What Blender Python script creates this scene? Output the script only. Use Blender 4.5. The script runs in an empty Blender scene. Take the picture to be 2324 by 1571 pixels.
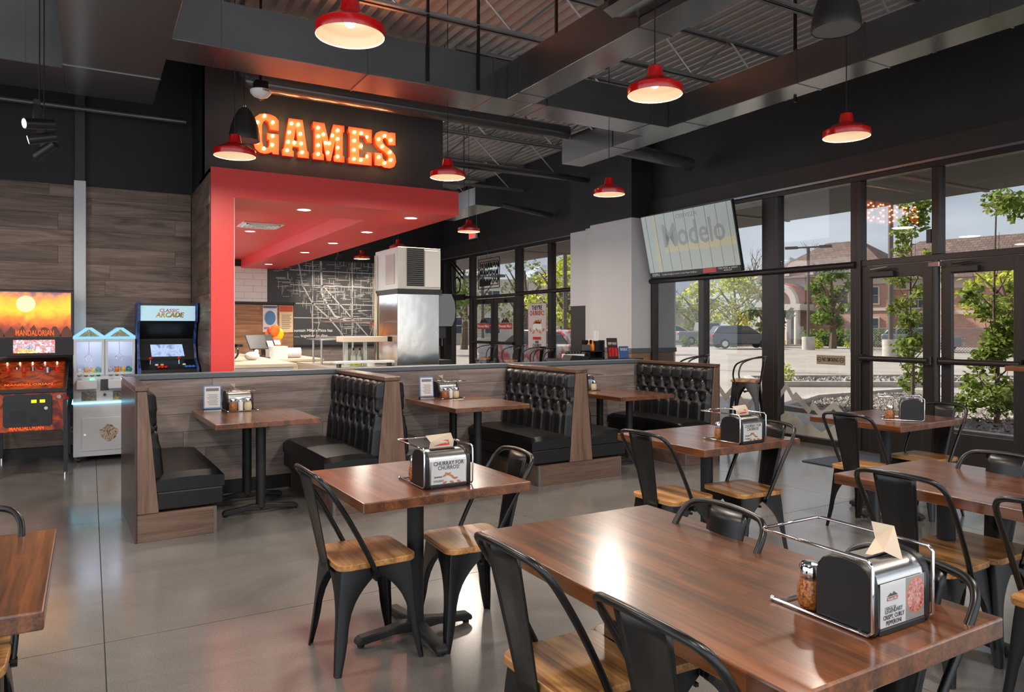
import bpy, bmesh, math, random
from mathutils import Vector, Matrix
random.seed(7)
PI = math.pi
SC = bpy.context.scene
COL = SC.collection

# ------------------------------------------------------------------ camera
cam_d = bpy.data.cameras.new('camera')
cam = bpy.data.objects.new('camera', cam_d)
COL.objects.link(cam)
cam.location = (0, 0, 1.48)
cam.rotation_euler = (PI / 2, 0, math.radians(59.86 - 90))
cam_d.sensor_width = 36
cam_d.lens = 1651.2 / 2324 * 36
cam_d.shift_y = -(785.5 - 741.5) / 2324
cam_d.clip_end = 2000
SC.camera = cam

# ------------------------------------------------------------------ colour management
SC.view_settings.view_transform = 'Standard'
SC.view_settings.look = 'None'
SC.view_settings.gamma = 1.0
SC.view_settings.use_curve_mapping = False
SC.view_settings.exposure = 0.58
SC.cycles.use_denoising = True
SC.cycles.adaptive_threshold = 0.02
SC.cycles.max_bounces = 8
SC.cycles.diffuse_bounces = 4
SC.cycles.glossy_bounces = 4
SC.cycles.transmission_bounces = 6
SC.cycles.transparent_max_bounces = 16
SC.cycles.caustics_reflective = False
SC.cycles.caustics_refractive = False
SC.cycles.sample_clamp_indirect = 4.0


def lin(c):
    return tuple((v / 255 / 12.92) if v / 255 <= 0.04045 else ((v / 255 + 0.055) / 1.055) ** 2.4 for v in c[:3]) + (1,)


# ------------------------------------------------------------------ sky: overcast with soft grey-blue clouds
W = bpy.data.worlds.new('sky')
SC.world = W
W.use_nodes = True
wn = W.node_tree
bgn = wn.nodes['Background']
wtc = wn.nodes.new('ShaderNodeTexCoord')
wmp = wn.nodes.new('ShaderNodeMapping')
wmp.inputs['Scale'].default_value = (1.6, 1.6, 6.0)
wno = wn.nodes.new('ShaderNodeTexNoise')
wno.inputs['Scale'].default_value = 1.7
wno.inputs['Detail'].default_value = 5
wno.inputs['Roughness'].default_value = 0.52
wrp = wn.nodes.new('ShaderNodeValToRGB')
wrp.color_ramp.elements[0].position = 0.30
wrp.color_ramp.elements[0].color = (0.34, 0.38, 0.45, 1)
wrp.color_ramp.elements[1].position = 0.72
wrp.color_ramp.elements[1].color = (0.66, 0.69, 0.73, 1)
wn.links.new(wtc.outputs['Generated'], wmp.inputs['Vector'])
wn.links.new(wmp.outputs[0], wno.inputs['Vector'])
wn.links.new(wno.outputs[0], wrp.inputs[0])
wn.links.new(wrp.outputs[0], bgn.inputs['Color'])
bgn.inputs['Strength'].default_value = 2.5

# sun from the far end of the street, running almost along the window front
sd = bpy.data.lights.new('sun', 'SUN')
sd.energy = 16.0
sd.angle = math.radians(2.5)
sd.color = (1.0, 0.93, 0.82)
sun = bpy.data.objects.new('sun', sd)
COL.objects.link(sun)
sun.rotation_euler = Vector((0.34, -0.72, -0.60)).to_track_quat('-Z', 'Y').to_euler()

LAMP_W = 26.0      # flux of one pendant lamp


# ------------------------------------------------------------------ helpers
class MB:
    def __init__(s):
        s.v = []
        s.f = []

    def add(s, vs, fs):
        o = len(s.v)
        s.v += [tuple(v) for v in vs]
        s.f += [tuple(i + o for i in f) for f in fs]
        return s

    def box(s, x0, x1, y0, y1, z0, z1):
        return s.add([(x0, y0, z0), (x1, y0, z0), (x1, y1, z0), (x0, y1, z0), (x0, y0, z1), (x1, y0, z1), (x1, y1, z1), (x0, y1, z1)],
                     [(0, 3, 2, 1), (4, 5, 6, 7), (0, 1, 5, 4), (1, 2, 6, 5), (2, 3, 7, 6), (3, 0, 4, 7)])

    def cbox(s, c, d):
        return s.box(c[0] - d[0] / 2, c[0] + d[0] / 2, c[1] - d[1] / 2, c[1] + d[1] / 2, c[2] - d[2] / 2, c[2] + d[2] / 2)

    def cyl(s, p0, p1, r0, r1=None, n=12, caps=True):
        r1 = r0 if r1 is None else r1
        p0, p1 = Vector(p0), Vector(p1)
        d = (p1 - p0).normalized()
        a = d.orthogonal().normalized()
        b = d.cross(a)
        vs = []
        for p, r in ((p0, r0), (p1, r1)):
            vs += [p + (a * math.cos(2 * PI * i / n) + b * math.sin(2 * PI * i / n)) * r for i in range(n)]
        fs = [(i, (i + 1) % n, n + (i + 1) % n, n + i) for i in range(n)]
        if caps:
            fs += [tuple(range(n - 1, -1, -1)), tuple(range(n, 2 * n))]
        return s.add(vs, fs)

    def tube(s, path, r, n=8, closed=False, caps=True):
        P = [Vector(p) for p in path]
        m = len(P)
        T = []
        for i in range(m):
            if closed:
                T.append((P[(i + 1) % m] - P[i - 1]).normalized())
            else:
                T.append((P[min(i + 1, m - 1)] - P[max(i - 1, 0)]).normalized())
        a = T[0].orthogonal().normalized()
        vs = []
        for i in range(m):
            a = (a - T[i] * a.dot(T[i])).normalized()
            b = T[i].cross(a)
            rr = r[i] if isinstance(r, (list, tuple)) else r
            vs += [P[i] + (a * math.cos(2 * PI * k / n) + b * math.sin(2 * PI * k / n)) * rr for k in range(n)]
        fs = []
        for i in range(m if closed else m - 1):
            j = (i + 1) % m
            fs += [(i * n + k, i * n + (k + 1) % n, j * n + (k + 1) % n, j * n + k) for k in range(n)]
        if caps and not closed:
            fs += [tuple(range(n - 1, -1, -1)), tuple(range((m - 1) * n, m * n))]
        return s.add(vs, fs)

    def lathe(s, prof, n=24, c=(0, 0, 0), caps=True):
        vs = []
        for r, z in prof:
            vs += [(c[0] + r * math.cos(2 * PI * k / n), c[1] + r * math.sin(2 * PI * k / n), c[2] + z) for k in range(n)]
        fs = []
        for i in range(len(prof) - 1):
            fs += [(i * n + k, i * n + (k + 1) % n, (i + 1) * n + (k + 1) % n, (i + 1) * n + k) for k in range(n)]
        if caps:
            fs += [tuple(range(n - 1, -1, -1)), tuple(range((len(prof) - 1) * n, len(prof) * n))]
        return s.add(vs, fs)

    def prism(s, poly, ax, a, b):
        # poly: 2-D outline; ax: axis it is extruded along (from a to b)
        def p(u, w, t):
            return {'x': (t, u, w), 'y': (u, t, w), 'z': (u, w, t)}[ax]
        n = len(poly)
        vs = [p(u, w, a) for u, w in poly] + [p(u, w, b) for u, w in poly]
        fs = [tuple(range(n)), tuple(range(2 * n - 1, n - 1, -1))]
        fs += [(i, n + i, n + (i + 1) % n, (i + 1) % n) for i in range(n)]
        return s.add(vs, fs)

    def sphere(s, c, r, n=12, m=8, sz=1.0):
        prof = [(max(r * math.sin(PI * i / m), 1e-4), -r * sz * math.cos(PI * i / m)) for i in range(m + 1)]
        return s.lathe(prof, n, c, caps=False)

    def xf(s, M, start=0):
        for i in range(start, len(s.v)):
            s.v[i] = tuple(M @ Vector(s.v[i]))
        return s

    def mesh(s, name):
        me = bpy.data.meshes.new(name)
        me.from_pydata(s.v, [], s.f)
        bm = bmesh.new()
        bm.from_mesh(me)
        bmesh.ops.recalc_face_normals(bm, faces=bm.faces)
        bm.to_mesh(me)
        bm.free()
        return me

    def obj(s, name, mat, parent=None, bev=0, smooth=0, seg=2):
        return put(name, s.mesh(name), mat, parent, bev, smooth, seg)


def put(name, me, mat, parent=None, bev=0, smooth=0, seg=2):
    if mat is not None and not me.materials:
        me.materials.append(mat)
    if smooth:
        me.polygons.foreach_set('use_smooth', [True] * len(me.polygons))
        me.set_sharp_from_angle(angle=math.radians(smooth))
    o = bpy.data.objects.new(name, me)
    COL.objects.link(o)
    if parent is not None:
        o.parent = parent
    if bev:
        b = o.modifiers.new('edge', 'BEVEL')
        b.width = bev
        b.segments = seg
        b.limit_method = 'ANGLE'
        b.angle_limit = math.radians(40)
    return o


def tag(o, label, cat, group=None, kind=None):
    o['label'] = label
    o['category'] = cat
    if group:
        o['group'] = group
    if kind:
        o['kind'] = kind
    return o


def thing(name, label, cat, loc=(0, 0, 0), rz=0, group=None, kind=None):
    o = bpy.data.objects.new(name, None)
    o.empty_display_size = 0.1
    COL.objects.link(o)
    o.location = loc
    o.rotation_euler = (0, 0, rz)
    return tag(o, label, cat, group, kind)


def copy_thing(root, loc, rz, label=None, group=None):
    def rec(o, parent):
        c = o.copy()
        COL.objects.link(c)
        c.parent = parent
        for ch in list(o.children):
            rec(ch, c)
        return c
    r = rec(root, None)
    r.location = loc
    r.rotation_euler = (0, 0, rz)
    if label:
        r['label'] = label
    if group:
        r['group'] = group
    return r


def struct(name, mb, mat, label, cat, parent=None, bev=0, smooth=0):
    o = mb.obj(name, mat, parent, bev, smooth)
    if parent is None:
        tag(o, label, cat, kind='structure')
    return o


def textmesh(name, body, size, mat, parent, loc, rot, depth=0.0008, align='CENTER', sx=1.0, spacing=1.0, fit=None, shear=0):
    cu = bpy.data.curves.new(name, 'FONT')
    cu.body = body
    cu.size = size
    cu.align_x = align
    cu.align_y = 'CENTER'
    cu.extrude = depth
    cu.space_line = spacing
    cu.offset = size * 0.012
    cu.shear = shear
    cu.resolution_u = 2
    o = bpy.data.objects.new(name, cu)
    COL.objects.link(o)
    dg = bpy.context.evaluated_depsgraph_get()
    me = bpy.data.meshes.new_from_object(o.evaluated_get(dg))
    bpy.data.objects.remove(o)
    bpy.data.curves.remove(cu)
    if fit and len(me.vertices):
        xs = [v.co.x for v in me.vertices]
        sx = fit / max(max(xs) - min(xs), 1e-6)
    for v in me.vertices:
        v.co.x *= sx
    r = put(name, me, mat, parent)
    r.location = loc
    r.rotation_euler = rot
    return r


# ------------------------------------------------------------------ materials
MATS = {}


def mat(name, col, rough=0.5, metal=0.0, spec=0.5, coat=0.0, emit=None, es=0.0, noise=None, bump=None, alpha=None, croug=0.1, trans=0):
    """col: sRGB 0-255.  noise=(scale, second colour, detail)  bump=(scale, strength)"""
    m = bpy.data.materials.new(name)
    m.use_nodes = True
    nt = m.node_tree
    b = nt.nodes['Principled BSDF']
    b.inputs['Base Color'].default_value = lin(col)
    b.inputs['Roughness'].default_value = rough
    b.inputs['Metallic'].default_value = metal
    b.inputs['Specular IOR Level'].default_value = spec
    if coat:
        b.inputs['Coat Weight'].default_value = coat
        b.inputs['Coat Roughness'].default_value = croug
    if trans:
        b.inputs['Transmission Weight'].default_value = trans
    if emit:
        b.inputs['Emission Color'].default_value = lin(emit)
        b.inputs['Emission Strength'].default_value = es
    if noise or bump:
        tc = nt.nodes.new('ShaderNodeTexCoord')
    if noise:
        no = nt.nodes.new('ShaderNodeTexNoise')
        no.inputs['Scale'].default_value = noise[0]
        no.inputs['Detail'].default_value = noise[2] if len(noise) > 2 else 4
        rp = nt.nodes.new('ShaderNodeValToRGB')
        rp.color_ramp.elements[0].position = 0.32
        rp.color_ramp.elements[1].position = 0.68
        rp.color_ramp.elements[0].color = lin(col)
        rp.color_ramp.elements[1].color = lin(noise[1])
        nt.links.new(tc.outputs['Object'], no.inputs['Vector'])
        nt.links.new(no.outputs[0], rp.inputs[0])
        nt.links.new(rp.outputs[0], b.inputs['Base Color'])
    if bump:
        n2 = nt.nodes.new('ShaderNodeTexNoise')
        n2.inputs['Scale'].default_value = bump[0]
        n2.inputs['Detail'].default_value = 3
        bp = nt.nodes.new('ShaderNodeBump')
        bp.inputs['Strength'].default_value = bump[1]
        bp.inputs['Distance'].default_value = 0.01
        nt.links.new(tc.outputs['Object'], n2.inputs['Vector'])
        nt.links.new(n2.outputs[0], bp.inputs['Height'])
        nt.links.new(bp.outputs[0], b.inputs['Normal'])
    MATS[name] = m
    return m


def wood(name, c1, c2, axis=0, rough=0.5, var=0.22, coat=0.0, scale=1.0, strips=None, spec=0.4, rings=0.0, fine=0.45, cross=14.0):
    """wood grain running along the object's own axis; every object gets its own tone and figure"""
    m = bpy.data.materials.new(name)
    m.use_nodes = True
    nt = m.node_tree
    N, L = nt.nodes, nt.links
    b = N['Principled BSDF']
    b.inputs['Roughness'].default_value = rough
    b.inputs['Specular IOR Level'].default_value = spec
    if coat:
        b.inputs['Coat Weight'].default_value = coat
        b.inputs['Coat Roughness'].default_value = 0.19
    tc = N.new('ShaderNodeTexCoord')
    oi = N.new('ShaderNodeObjectInfo')
    ad = N.new('ShaderNodeVectorMath')
    ad.operation = 'MULTIPLY_ADD'
    ad.inputs[1].default_value = (37.0, 53.0, 71.0)
    L.new(oi.outputs['Random'], ad.inputs[0])
    L.new(tc.outputs['Object'], ad.inputs[2])
    mp = N.new('ShaderNodeMapping')
    sc = [cross * scale] * 3
    sc[axis] = 0.9 * scale
    mp.inputs['Scale'].default_value = sc
    L.new(ad.outputs[0], mp.inputs['Vector'])
    n1 = N.new('ShaderNodeTexNoise')
    n1.inputs['Scale'].default_value = 1.0
    n1.inputs['Detail'].default_value = 6
    n1.inputs['Roughness'].default_value = 0.62
    n1.inputs['Distortion'].default_value = 0.9
    L.new(mp.outputs[0], n1.inputs['Vector'])
    mp2 = N.new('ShaderNodeMapping')
    sc2 = [110 * scale] * 3
    sc2[axis] = 3.5 * scale
    mp2.inputs['Scale'].default_value = sc2
    L.new(ad.outputs[0], mp2.inputs['Vector'])
    n2 = N.new('ShaderNodeTexNoise')
    n2.inputs['Scale'].default_value = 1.0
    n2.inputs['Detail'].default_value = 2
    L.new(mp2.outputs[0], n2.inputs['Vector'])
    mx = N.new('ShaderNodeMath')
    mx.operation = 'MULTIPLY_ADD'
    mx.inputs[1].default_value = fine
    L.new(n2.outputs[0], mx.inputs[0])
    m3 = N.new('ShaderNodeMath')
    m3.operation = 'MULTIPLY'
    m3.inputs[1].default_value = 1.07 - fine
    if rings:
        wv = N.new('ShaderNodeTexWave')
        wv.wave_type = 'BANDS'
        wv.bands_direction = 'XYZ'[(axis + 1) % 3] if axis != 2 else 'X'
        wv.inputs['Scale'].default_value = rings
        wv.inputs['Distortion'].default_value = 9
        wv.inputs['Detail'].default_value = 2
        wv.inputs['Detail Scale'].default_value = 0.6
        mp3 = N.new('ShaderNodeMapping')
        s3 = [1.0] * 3
        s3[axis] = 0.16
        mp3.inputs['Scale'].default_value = s3
        L.new(ad.outputs[0], mp3.inputs['Vector'])
        L.new(mp3.outputs[0], wv.inputs['Vector'])
        mm = N.new('ShaderNodeMath')
        mm.operation = 'ADD'
        L.new(n1.outputs[0], mm.inputs[0])
        m5 = N.new('ShaderNodeMath')
        m5.operation = 'MULTIPLY_ADD'
        m5.inputs[1].default_value = 0.26
        m5.inputs[2].default_value = -0.12
        L.new(wv.outputs['Fac'], m5.inputs[0])
        L.new(m5.outputs[0], mm.inputs[1])
        L.new(mm.outputs[0], m3.inputs[0])
    else:
        L.new(n1.outputs[0], m3.inputs[0])
    L.new(m3.outputs[0], mx.inputs[2])
    rp = N.new('ShaderNodeValToRGB')
    rp.color_ramp.elements[0].position = 0.36
    rp.color_ramp.elements[0].color = lin(c1)
    rp.color_ramp.elements[1].position = 0.70
    rp.color_ramp.elements[1].color = lin(c2)
    L.new(mx.outputs[0], rp.inputs[0])
    hs = N.new('ShaderNodeHueSaturation')
    L.new(rp.outputs[0], hs.inputs['Color'])
    mr = N.new('ShaderNodeMapRange')
    mr.inputs['To Min'].default_value = 1 - var
    mr.inputs['To Max'].default_value = 1 + var
    if strips:
        # glued staves: own tone per stave
        bk = N.new('ShaderNodeTexBrick')
        bk.inputs['Color1'].default_value = (0, 0, 0, 1)
        bk.inputs['Color2'].default_value = (1, 1, 1, 1)
        bk.inputs['Mortar Size'].default_value = 0
        bk.inputs['Scale'].default_value = 1
        bk.inputs['Brick Width'].default_value = strips[1]
        bk.inputs['Row Height'].default_value = strips[0]
        bk.offset = 0.37
        mpb = N.new('ShaderNodeMapping')
        mpb.inputs['Rotation'].default_value = (0, 0, PI / 2 if axis == 1 else 0)
        L.new(ad.outputs[0], mpb.inputs['Vector'])
        L.new(mpb.outputs[0], bk.inputs['Vector'])
        L.new(bk.outputs['Color'], mr.inputs['Value'])
    else:
        L.new(oi.outputs['Random'], mr.inputs['Value'])
    L.new(mr.outputs[0], hs.inputs['Value'])
    L.new(hs.outputs[0], b.inputs['Base Color'])
    MATS[name] = m
    return m


def glassmat(name, tint=(0.93, 0.95, 0.95), refl=1.0, rough=0.0):
    m = bpy.data.materials.new(name)
    m.use_nodes = True
    nt = m.node_tree
    for n in list(nt.nodes):
        nt.nodes.remove(n)
    out = nt.nodes.new('ShaderNodeOutputMaterial')
    tr = nt.nodes.new('ShaderNodeBsdfTransparent')
    tr.inputs[0].default_value = tint + (1,)
    gl = nt.nodes.new('ShaderNodeBsdfGlossy')
    gl.inputs['Roughness'].default_value = rough
    gl.inputs['Color'].default_value = (refl, refl, refl, 1)
    fr = nt.nodes.new('ShaderNodeFresnel')
    gm = nt.nodes.new('ShaderNodeNewGeometry')
    ir = nt.nodes.new('ShaderNodeMapRange')      # the same reflectance on both faces of the thin sheet
    ir.inputs['To Min'].default_value = 1.42
    ir.inputs['To Max'].default_value = 1 / 1.42
    nt.links.new(gm.outputs['Backfacing'], ir.inputs['Value'])
    nt.links.new(ir.outputs[0], fr.inputs['IOR'])
    mx = nt.nodes.new('ShaderNodeMixShader')
    nt.links.new(fr.outputs[0], mx.inputs[0])
    nt.links.new(tr.outputs[0], mx.inputs[1])
    nt.links.new(gl.outputs[0], mx.inputs[2])
    nt.links.new(mx.outputs[0], out.inputs[0])
    MATS[name] = m
    return m


BLACKWALL = mat('black_wall_paint', (25, 25, 27), 0.6, noise=(2.5, (30, 30, 32)))
BROWNHEAD = mat('dark_brown_header', (44, 36, 34), 0.55)
FRAME = mat('bronze_aluminium', (48, 42, 40), 0.38, 0.3)
WHITEWALL = mat('white_wall_paint', (214, 210, 208), 0.6)
WHITEPAINT = mat('white_gloss', (225, 226, 228), 0.35)
REDWALL = mat('red_wall_paint', (224, 66, 62), 0.45)
PLANK = wood('grey_brown_plank', (72, 58, 51), (160, 135, 119), 0, 0.5, 0.26, fine=0.26, cross=8)
PLANKY = wood('grey_brown_plank_side', (72, 58, 51), (160, 135, 119), 1, 0.5, 0.26, fine=0.26, cross=8)
PLANKGREY = wood('half_wall_plank', (108, 95, 91), (176, 161, 153), 0, 0.48, 0.1, fine=0.28, cross=8)
PLANKTAN = wood('tan_plank', (110, 78, 55), (176, 138, 104), 0, 0.5, 0.15)
WALNUT = wood('walnut_panel', (80, 60, 50), (132, 105, 90), 2, 0.36, 0.06, 0.12, fine=0.3, cross=9)
WALNUTX = wood('walnut_plinth', (74, 56, 47), (126, 101, 87), 0, 0.38, 0.06, 0.1, fine=0.3, cross=9)
WALNUTY = wood('walnut_cap', (54, 36, 28), (112, 80, 62), 1, 0.25, 0.06, 0.3)
TABLE = wood('stained_butcher_block', (50, 25, 10), (128, 74, 36), 1, 0.34, 0.26, 1.0, 1.0, (0.055, 0.5), fine=0.34)
TABLEX = wood('stained_end_staves', (66, 34, 20), (132, 80, 50), 1, 0.36, 0.25, 0.3, 1.0, (0.055, 0.5))
SEATW = wood('honey_elm_seat', (118, 72, 34), (206, 154, 94), 0, 0.42, 0.12, 0.15, 0.8, None, 0.4, 2.6)
BLACKMETAL = mat('black_powder_coat', (10, 10, 11), 0.3, 0.0, 0.5)
GUNMETAL = mat('gunmetal', (74, 72, 72), 0.3, 0.85)
CAST = mat('black_cast_iron', (26, 27, 29), 0.55, bump=(180, 0.25))
VINYL = mat('black_vinyl', (11, 11, 12), 0.36, 0.0, 0.5)
CHROME = mat('chrome', (225, 225, 228), 0.1, 1.0)
WAVYSTEEL = mat('wavy_stainless', (200, 200, 196), 0.16, 1.0, bump=(1.8, 0.5))
STEEL = mat('stainless_steel', (196, 196, 194), 0.24, 1.0)
BLACKPLASTIC = mat('black_plastic', (20, 20, 21), 0.38)
GREYCAP = mat('grey_laminate_cap', (92, 98, 104), 0.4)
DARKBASE = mat('black_rubber_base', (24, 25, 28), 0.5)
DUCT = mat('painted_duct_metal', (38, 39, 41), 0.3, 0.0, 0.9, coat=1.0, croug=0.2)
DUCT.node_tree.nodes['Principled BSDF'].inputs['Coat IOR'].default_value = 2.1
DECK = mat('steel_deck', (222, 222, 220), 0.4, 0.45)
JOIST = mat('joist_paint', (178, 180, 180), 0.35, 0.6)
PIPE = mat('black_pipe_paint', (58, 58, 60), 0.3, 0.0, 0.9, coat=1.0, croug=0.2)
REDENAMEL = mat('red_enamel', (206, 14, 14), 0.22, 0, 0.5, 0.3)
CREAM = mat('white_enamel_lining', (238, 222, 200), 0.4)
WHITE = mat('white_plastic', (232, 232, 230), 0.4)
PAPER = mat('white_paper', (228, 226, 224), 0.7)
KRAFT = mat('kraft_napkin', (196, 178, 156), 0.8)
INK = mat('black_ink', (38, 36, 36), 0.6)
REDINK = mat('red_ink', (190, 34, 34), 0.6)
GREYINK = mat('grey_ink', (120, 122, 124), 0.6)
TAN = mat('fried_dough', (206, 128, 66), 0.6)
GLASS = glassmat('window_glass', (0.56, 0.57, 0.57))
JARGLASS = glassmat('jar_glass', (0.96, 0.97, 0.97))
COUNTER = mat('beige_counter', (205, 186, 160), 0.35)
BULB = mat('lamp_bulb', (255, 240, 220), 0.4, emit=(255, 232, 200), es=14)


# ================================================================== THE SETTING
def concrete():
    m = bpy.data.materials.new('polished_concrete')
    m.use_nodes = True
    nt = m.node_tree
    N, L = nt.nodes, nt.links
    b = N['Principled BSDF']
    tc = N.new('ShaderNodeTexCoord')
    geo = N.new('ShaderNodeNewGeometry')
    n1 = N.new('ShaderNodeTexNoise')
    n1.inputs['Scale'].default_value = 0.8
    n1.inputs['Detail'].default_value = 6
    n1.inputs['Roughness'].default_value = 0.6
    n1.inputs['Distortion'].default_value = 0.8
    n2 = N.new('ShaderNodeTexNoise')
    n2.inputs['Scale'].default_value = 140
    n2.inputs['Detail'].default_value = 2
    L.new(geo.outputs['Position'], n1.inputs['Vector'])
    L.new(geo.outputs['Position'], n2.inputs['Vector'])
    r1 = N.new('ShaderNodeValToRGB')
    r1.color_ramp.elements[0].position = 0.3
    r1.color_ramp.elements[0].color = lin((101, 97, 93))
    r1.color_ramp.elements[1].position = 0.72
    r1.color_ramp.elements[1].color = lin((133, 130, 127))
    L.new(n1.outputs[0], r1.inputs[0])
    r2 = N.new('ShaderNodeValToRGB')
    r2.color_ramp.elements[0].position = 0.35
    r2.color_ramp.elements[0].color = (0.84, 0.84, 0.84, 1)
    r2.color_ramp.elements[1].position = 0.7
    r2.color_ramp.elements[1].color = (1.1, 1.1, 1.1, 1)
    L.new(n2.outputs[0], r2.inputs[0])
    mx = N.new('ShaderNodeMix')
    mx.data_type = 'RGBA'
    mx.blend_type = 'MULTIPLY'
    mx.inputs['Factor'].default_value = 1
    L.new(r1.outputs[0], mx.inputs['A'])
    L.new(r2.outputs[0], mx.inputs['B'])
    L.new(mx.outputs['Result'], b.inputs['Base Color'])
    mr = N.new('ShaderNodeMapRange')
    mr.inputs['To Min'].default_value = 0.10
    mr.inputs['To Max'].default_value = 0.24
    L.new(n1.outputs[0], mr.inputs['Value'])
    L.new(mr.outputs[0], b.inputs['Roughness'])
    b.inputs['Specular IOR Level'].default_value = 1.0
    return m


CONC = concrete()
JOINT = mat('joint_filler', (54, 52, 50), 0.7)
floor = struct('floor', MB().box(-4.2, 8.3, -2.2, 18.3, -0.2, -0.004), JOINT, 'polished grey concrete floor with saw-cut joints', 'floor')
xs = [-4.2, -2.6, 0.06, 2.95, 5.6, 8.3]
ys = [-2.2, -1.2, 1.4, 3.9, 6.33, 9.1, 12.1, 15.2, 18.3]
for i in range(len(xs) - 1):
    for j in range(len(ys) - 1):
        MB().box(xs[i] + 0.0025, xs[i + 1] - 0.0025, ys[j] + 0.0025, ys[j + 1] - 0.0025, -0.05, 0).obj('slab', CONC, floor)


def planks(parent, along, u0, u1, z0, z1, plane, out, rh, ln, mt, thick=0.010, name='plank', seed=1):
    """rows of boards on a wall: along 'x' (wall faces -y) or 'y' (wall faces -x); out = +1/-1 side of the plane"""
    rnd = random.Random(seed)
    z = z0
    while z < z1 - 0.01:
        zt = min(z + rh, z1)
        u = u0 - rnd.uniform(0.1, ln * 0.9)
        while u < u1:
            v = u + ln
            a, b = max(u, u0), min(v, u1)
            if b - a > 0.02:
                d = thick + rnd.uniform(-0.0015, 0.0015)
                mb = MB()
                cx, cz = (a + b) / 2, (z + zt) / 2
                hl, hh = (b - a) / 2 - 0.0012, (zt - z) / 2 - 0.0012
                if along == 'x':
                    mb.box(-hl, hl, min(0, out * d), max(0, out * d), -hh, hh)
                    loc = (cx, plane, cz)
                else:
                    mb.box(min(0, out * d), max(0, out * d), -hl, hl, -hh, hh)
                    loc = (plane, cx, cz)
                o = mb.obj(name, mt, parent)
                o.location = loc
            u = v
        z = zt


ZC = 5.05
# wall behind the game machines
wl = struct('wall_left', MB().box(-4.2, 1.1, 9.8, 10.0, 0, ZC), BLACKWALL, 'back wall of the games corner, grey-brown planks below black paint', 'wall')
planks(wl, 'x', -1.75, 1.085, 0.12, 3.11, 9.799, -1, 0.19, 1.22, PLANK, seed=3)
struct('baseboard_left', MB().box(-4, 1.09, 9.775, 9.8, 0, 0.115), DARKBASE, 'black rubber baseboard under the plank wall behind the pinball machine', 'baseboard')
tr = struct('trim_1', MB().box(-0.155, -0.035, 9.72, 9.788, 0, 3.16), WHITEPAINT, 'white boxed pipe cover standing against the plank wall', 'trim', bev=0.006)
MB().box(-0.145, -0.045, 9.73, 9.79, 3.16, ZC).obj('riser', mat('grey_riser_paint', (58, 58, 60), 0.5), tr)
# return wall beside the kitchen opening
wr = struct('wall_return', MB().box(1.1, 1.32, 8.23, 10.0, 0, 3.16).box(1.1, 1.3, 8.66, 10.0, 3.16, ZC), BLACKWALL, 'short plank-clad wall turning the corner to the red opening', 'wall')
planks(wr, 'y', 8.24, 9.785, 0.12, 3.11, 1.101, -1, 0.19, 1.22, PLANKY, seed=9)
struct('wall_games', MB().box(1.1, 3.98, 8.65, 8.85, 3.12, ZC), mat('charcoal_wall_paint', (52, 50, 50), 0.6, noise=(3, (60, 58, 57))), 'charcoal wall carrying the lit sign above the red soffit', 'wall')
sof = struct('ceiling_soffit', MB().box(1.1, 3.98, 8.18, 9.12, 2.86, 3.16).box(3.08, 3.98, 9.12, 17.98, 2.86, 3.16).box(1.3, 3.08, 9.12, 17.98, 3.06, 3.16),
             REDWALL, 'red dropped soffit with a recessed tray over the counter', 'soffit')
MB().box(1.1, 1.33, 8.18, 8.4, 0, 2.86).obj('jamb', REDWALL, sof)
MB().box(1.331, 1.339, 8.2, 8.4, 0, 2.858).obj('corner_bead', WHITEPAINT, sof)
# far wall
wb = struct('wall_back', MB().box(1.3, 8.5, 18.0, 18.2, 0, ZC), BLACKWALL, 'far black wall behind the counter and the map', 'wall')
TILE = mat('white_glazed_tile', (226, 222, 216), 0.25)
z = 0.95
r = 0
tilem = {}
while z < 2.84:
    x = 2.35 - (0.2 if r % 2 else 0)
    while x < 3.66:
        x1 = min(x + 0.4, 3.68)
        if round(x1 - x, 3) not in tilem:
            tilem[round(x1 - x, 3)] = MB().box(0.002, x1 - x - 0.002, -0.012, 0, 0.002, 0.148).mesh('tile')
        o = put('tile', tilem[round(x1 - x, 3)], TILE, wb)
        o.location = (x, 17.999, z)
        x = x1 + 0.0
        if x >= 3.679:
            break
    z += 0.15
    r += 1
mp = MB().box(3.69, 8.05, 17.96, 17.999, 1.03, 3.12).obj('map_panel', mat('slate_map', (62, 64, 68), 0.6), wb)
rnd = random.Random(5)
lines = MB()


def mline(p, q, w):
    (x0, z0), (x1, z1) = p, q
    dx, dz = x1 - x0, z1 - z0
    l = math.hypot(dx, dz) or 1
    nx, nz = -dz / l * w / 2, dx / l * w / 2
    lines.add([(x0 - nx, 17.957, z0 - nz), (x1 - nx, 17.957, z1 - nz), (x1 + nx, 17.957, z1 + nz), (x0 + nx, 17.957, z0 + nz)], [(0, 1, 2, 3)])


zone = (3.75, 8.0, 1.1, 3.1)
for gx in (4.75, 5.75, 6.3, 6.9, 7.5):
    mline((gx, 1.25), (gx, 3.1), 0.022)
for gz in (1.7, 2.05, 2.5, 2.86):
    mline((4.2, gz), (8.0, gz - 0.04), 0.022)
curve = [(4.95, 3.1), (4.97, 2.6), (4.98, 2.3), (5.1, 2.05), (5.3, 1.75), (5.6, 1.62), (6.2, 1.58), (7.2, 1.56), (7.9, 1.42)]
for k in range(len(curve) - 1):
    mline(curve[k], curve[k + 1], 0.045)
c2 = [(4.4, 3.1), (4.5, 2.5), (4.75, 2.05), (5.15, 1.7), (5.45, 1.35), (5.6, 1.1)]
for k in range(len(c2) - 1):
    mline(c2[k], c2[k + 1], 0.03)
mline((5.0, 2.5), (6.2, 1.2), 0.028)
mline((6.35, 3.1), (7.05, 1.2), 0.028)
mline((6.45, 3.1), (7.15, 1.2), 0.02)
mline((6.7, 3.1), (7.9, 2.45), 0.035)
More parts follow.
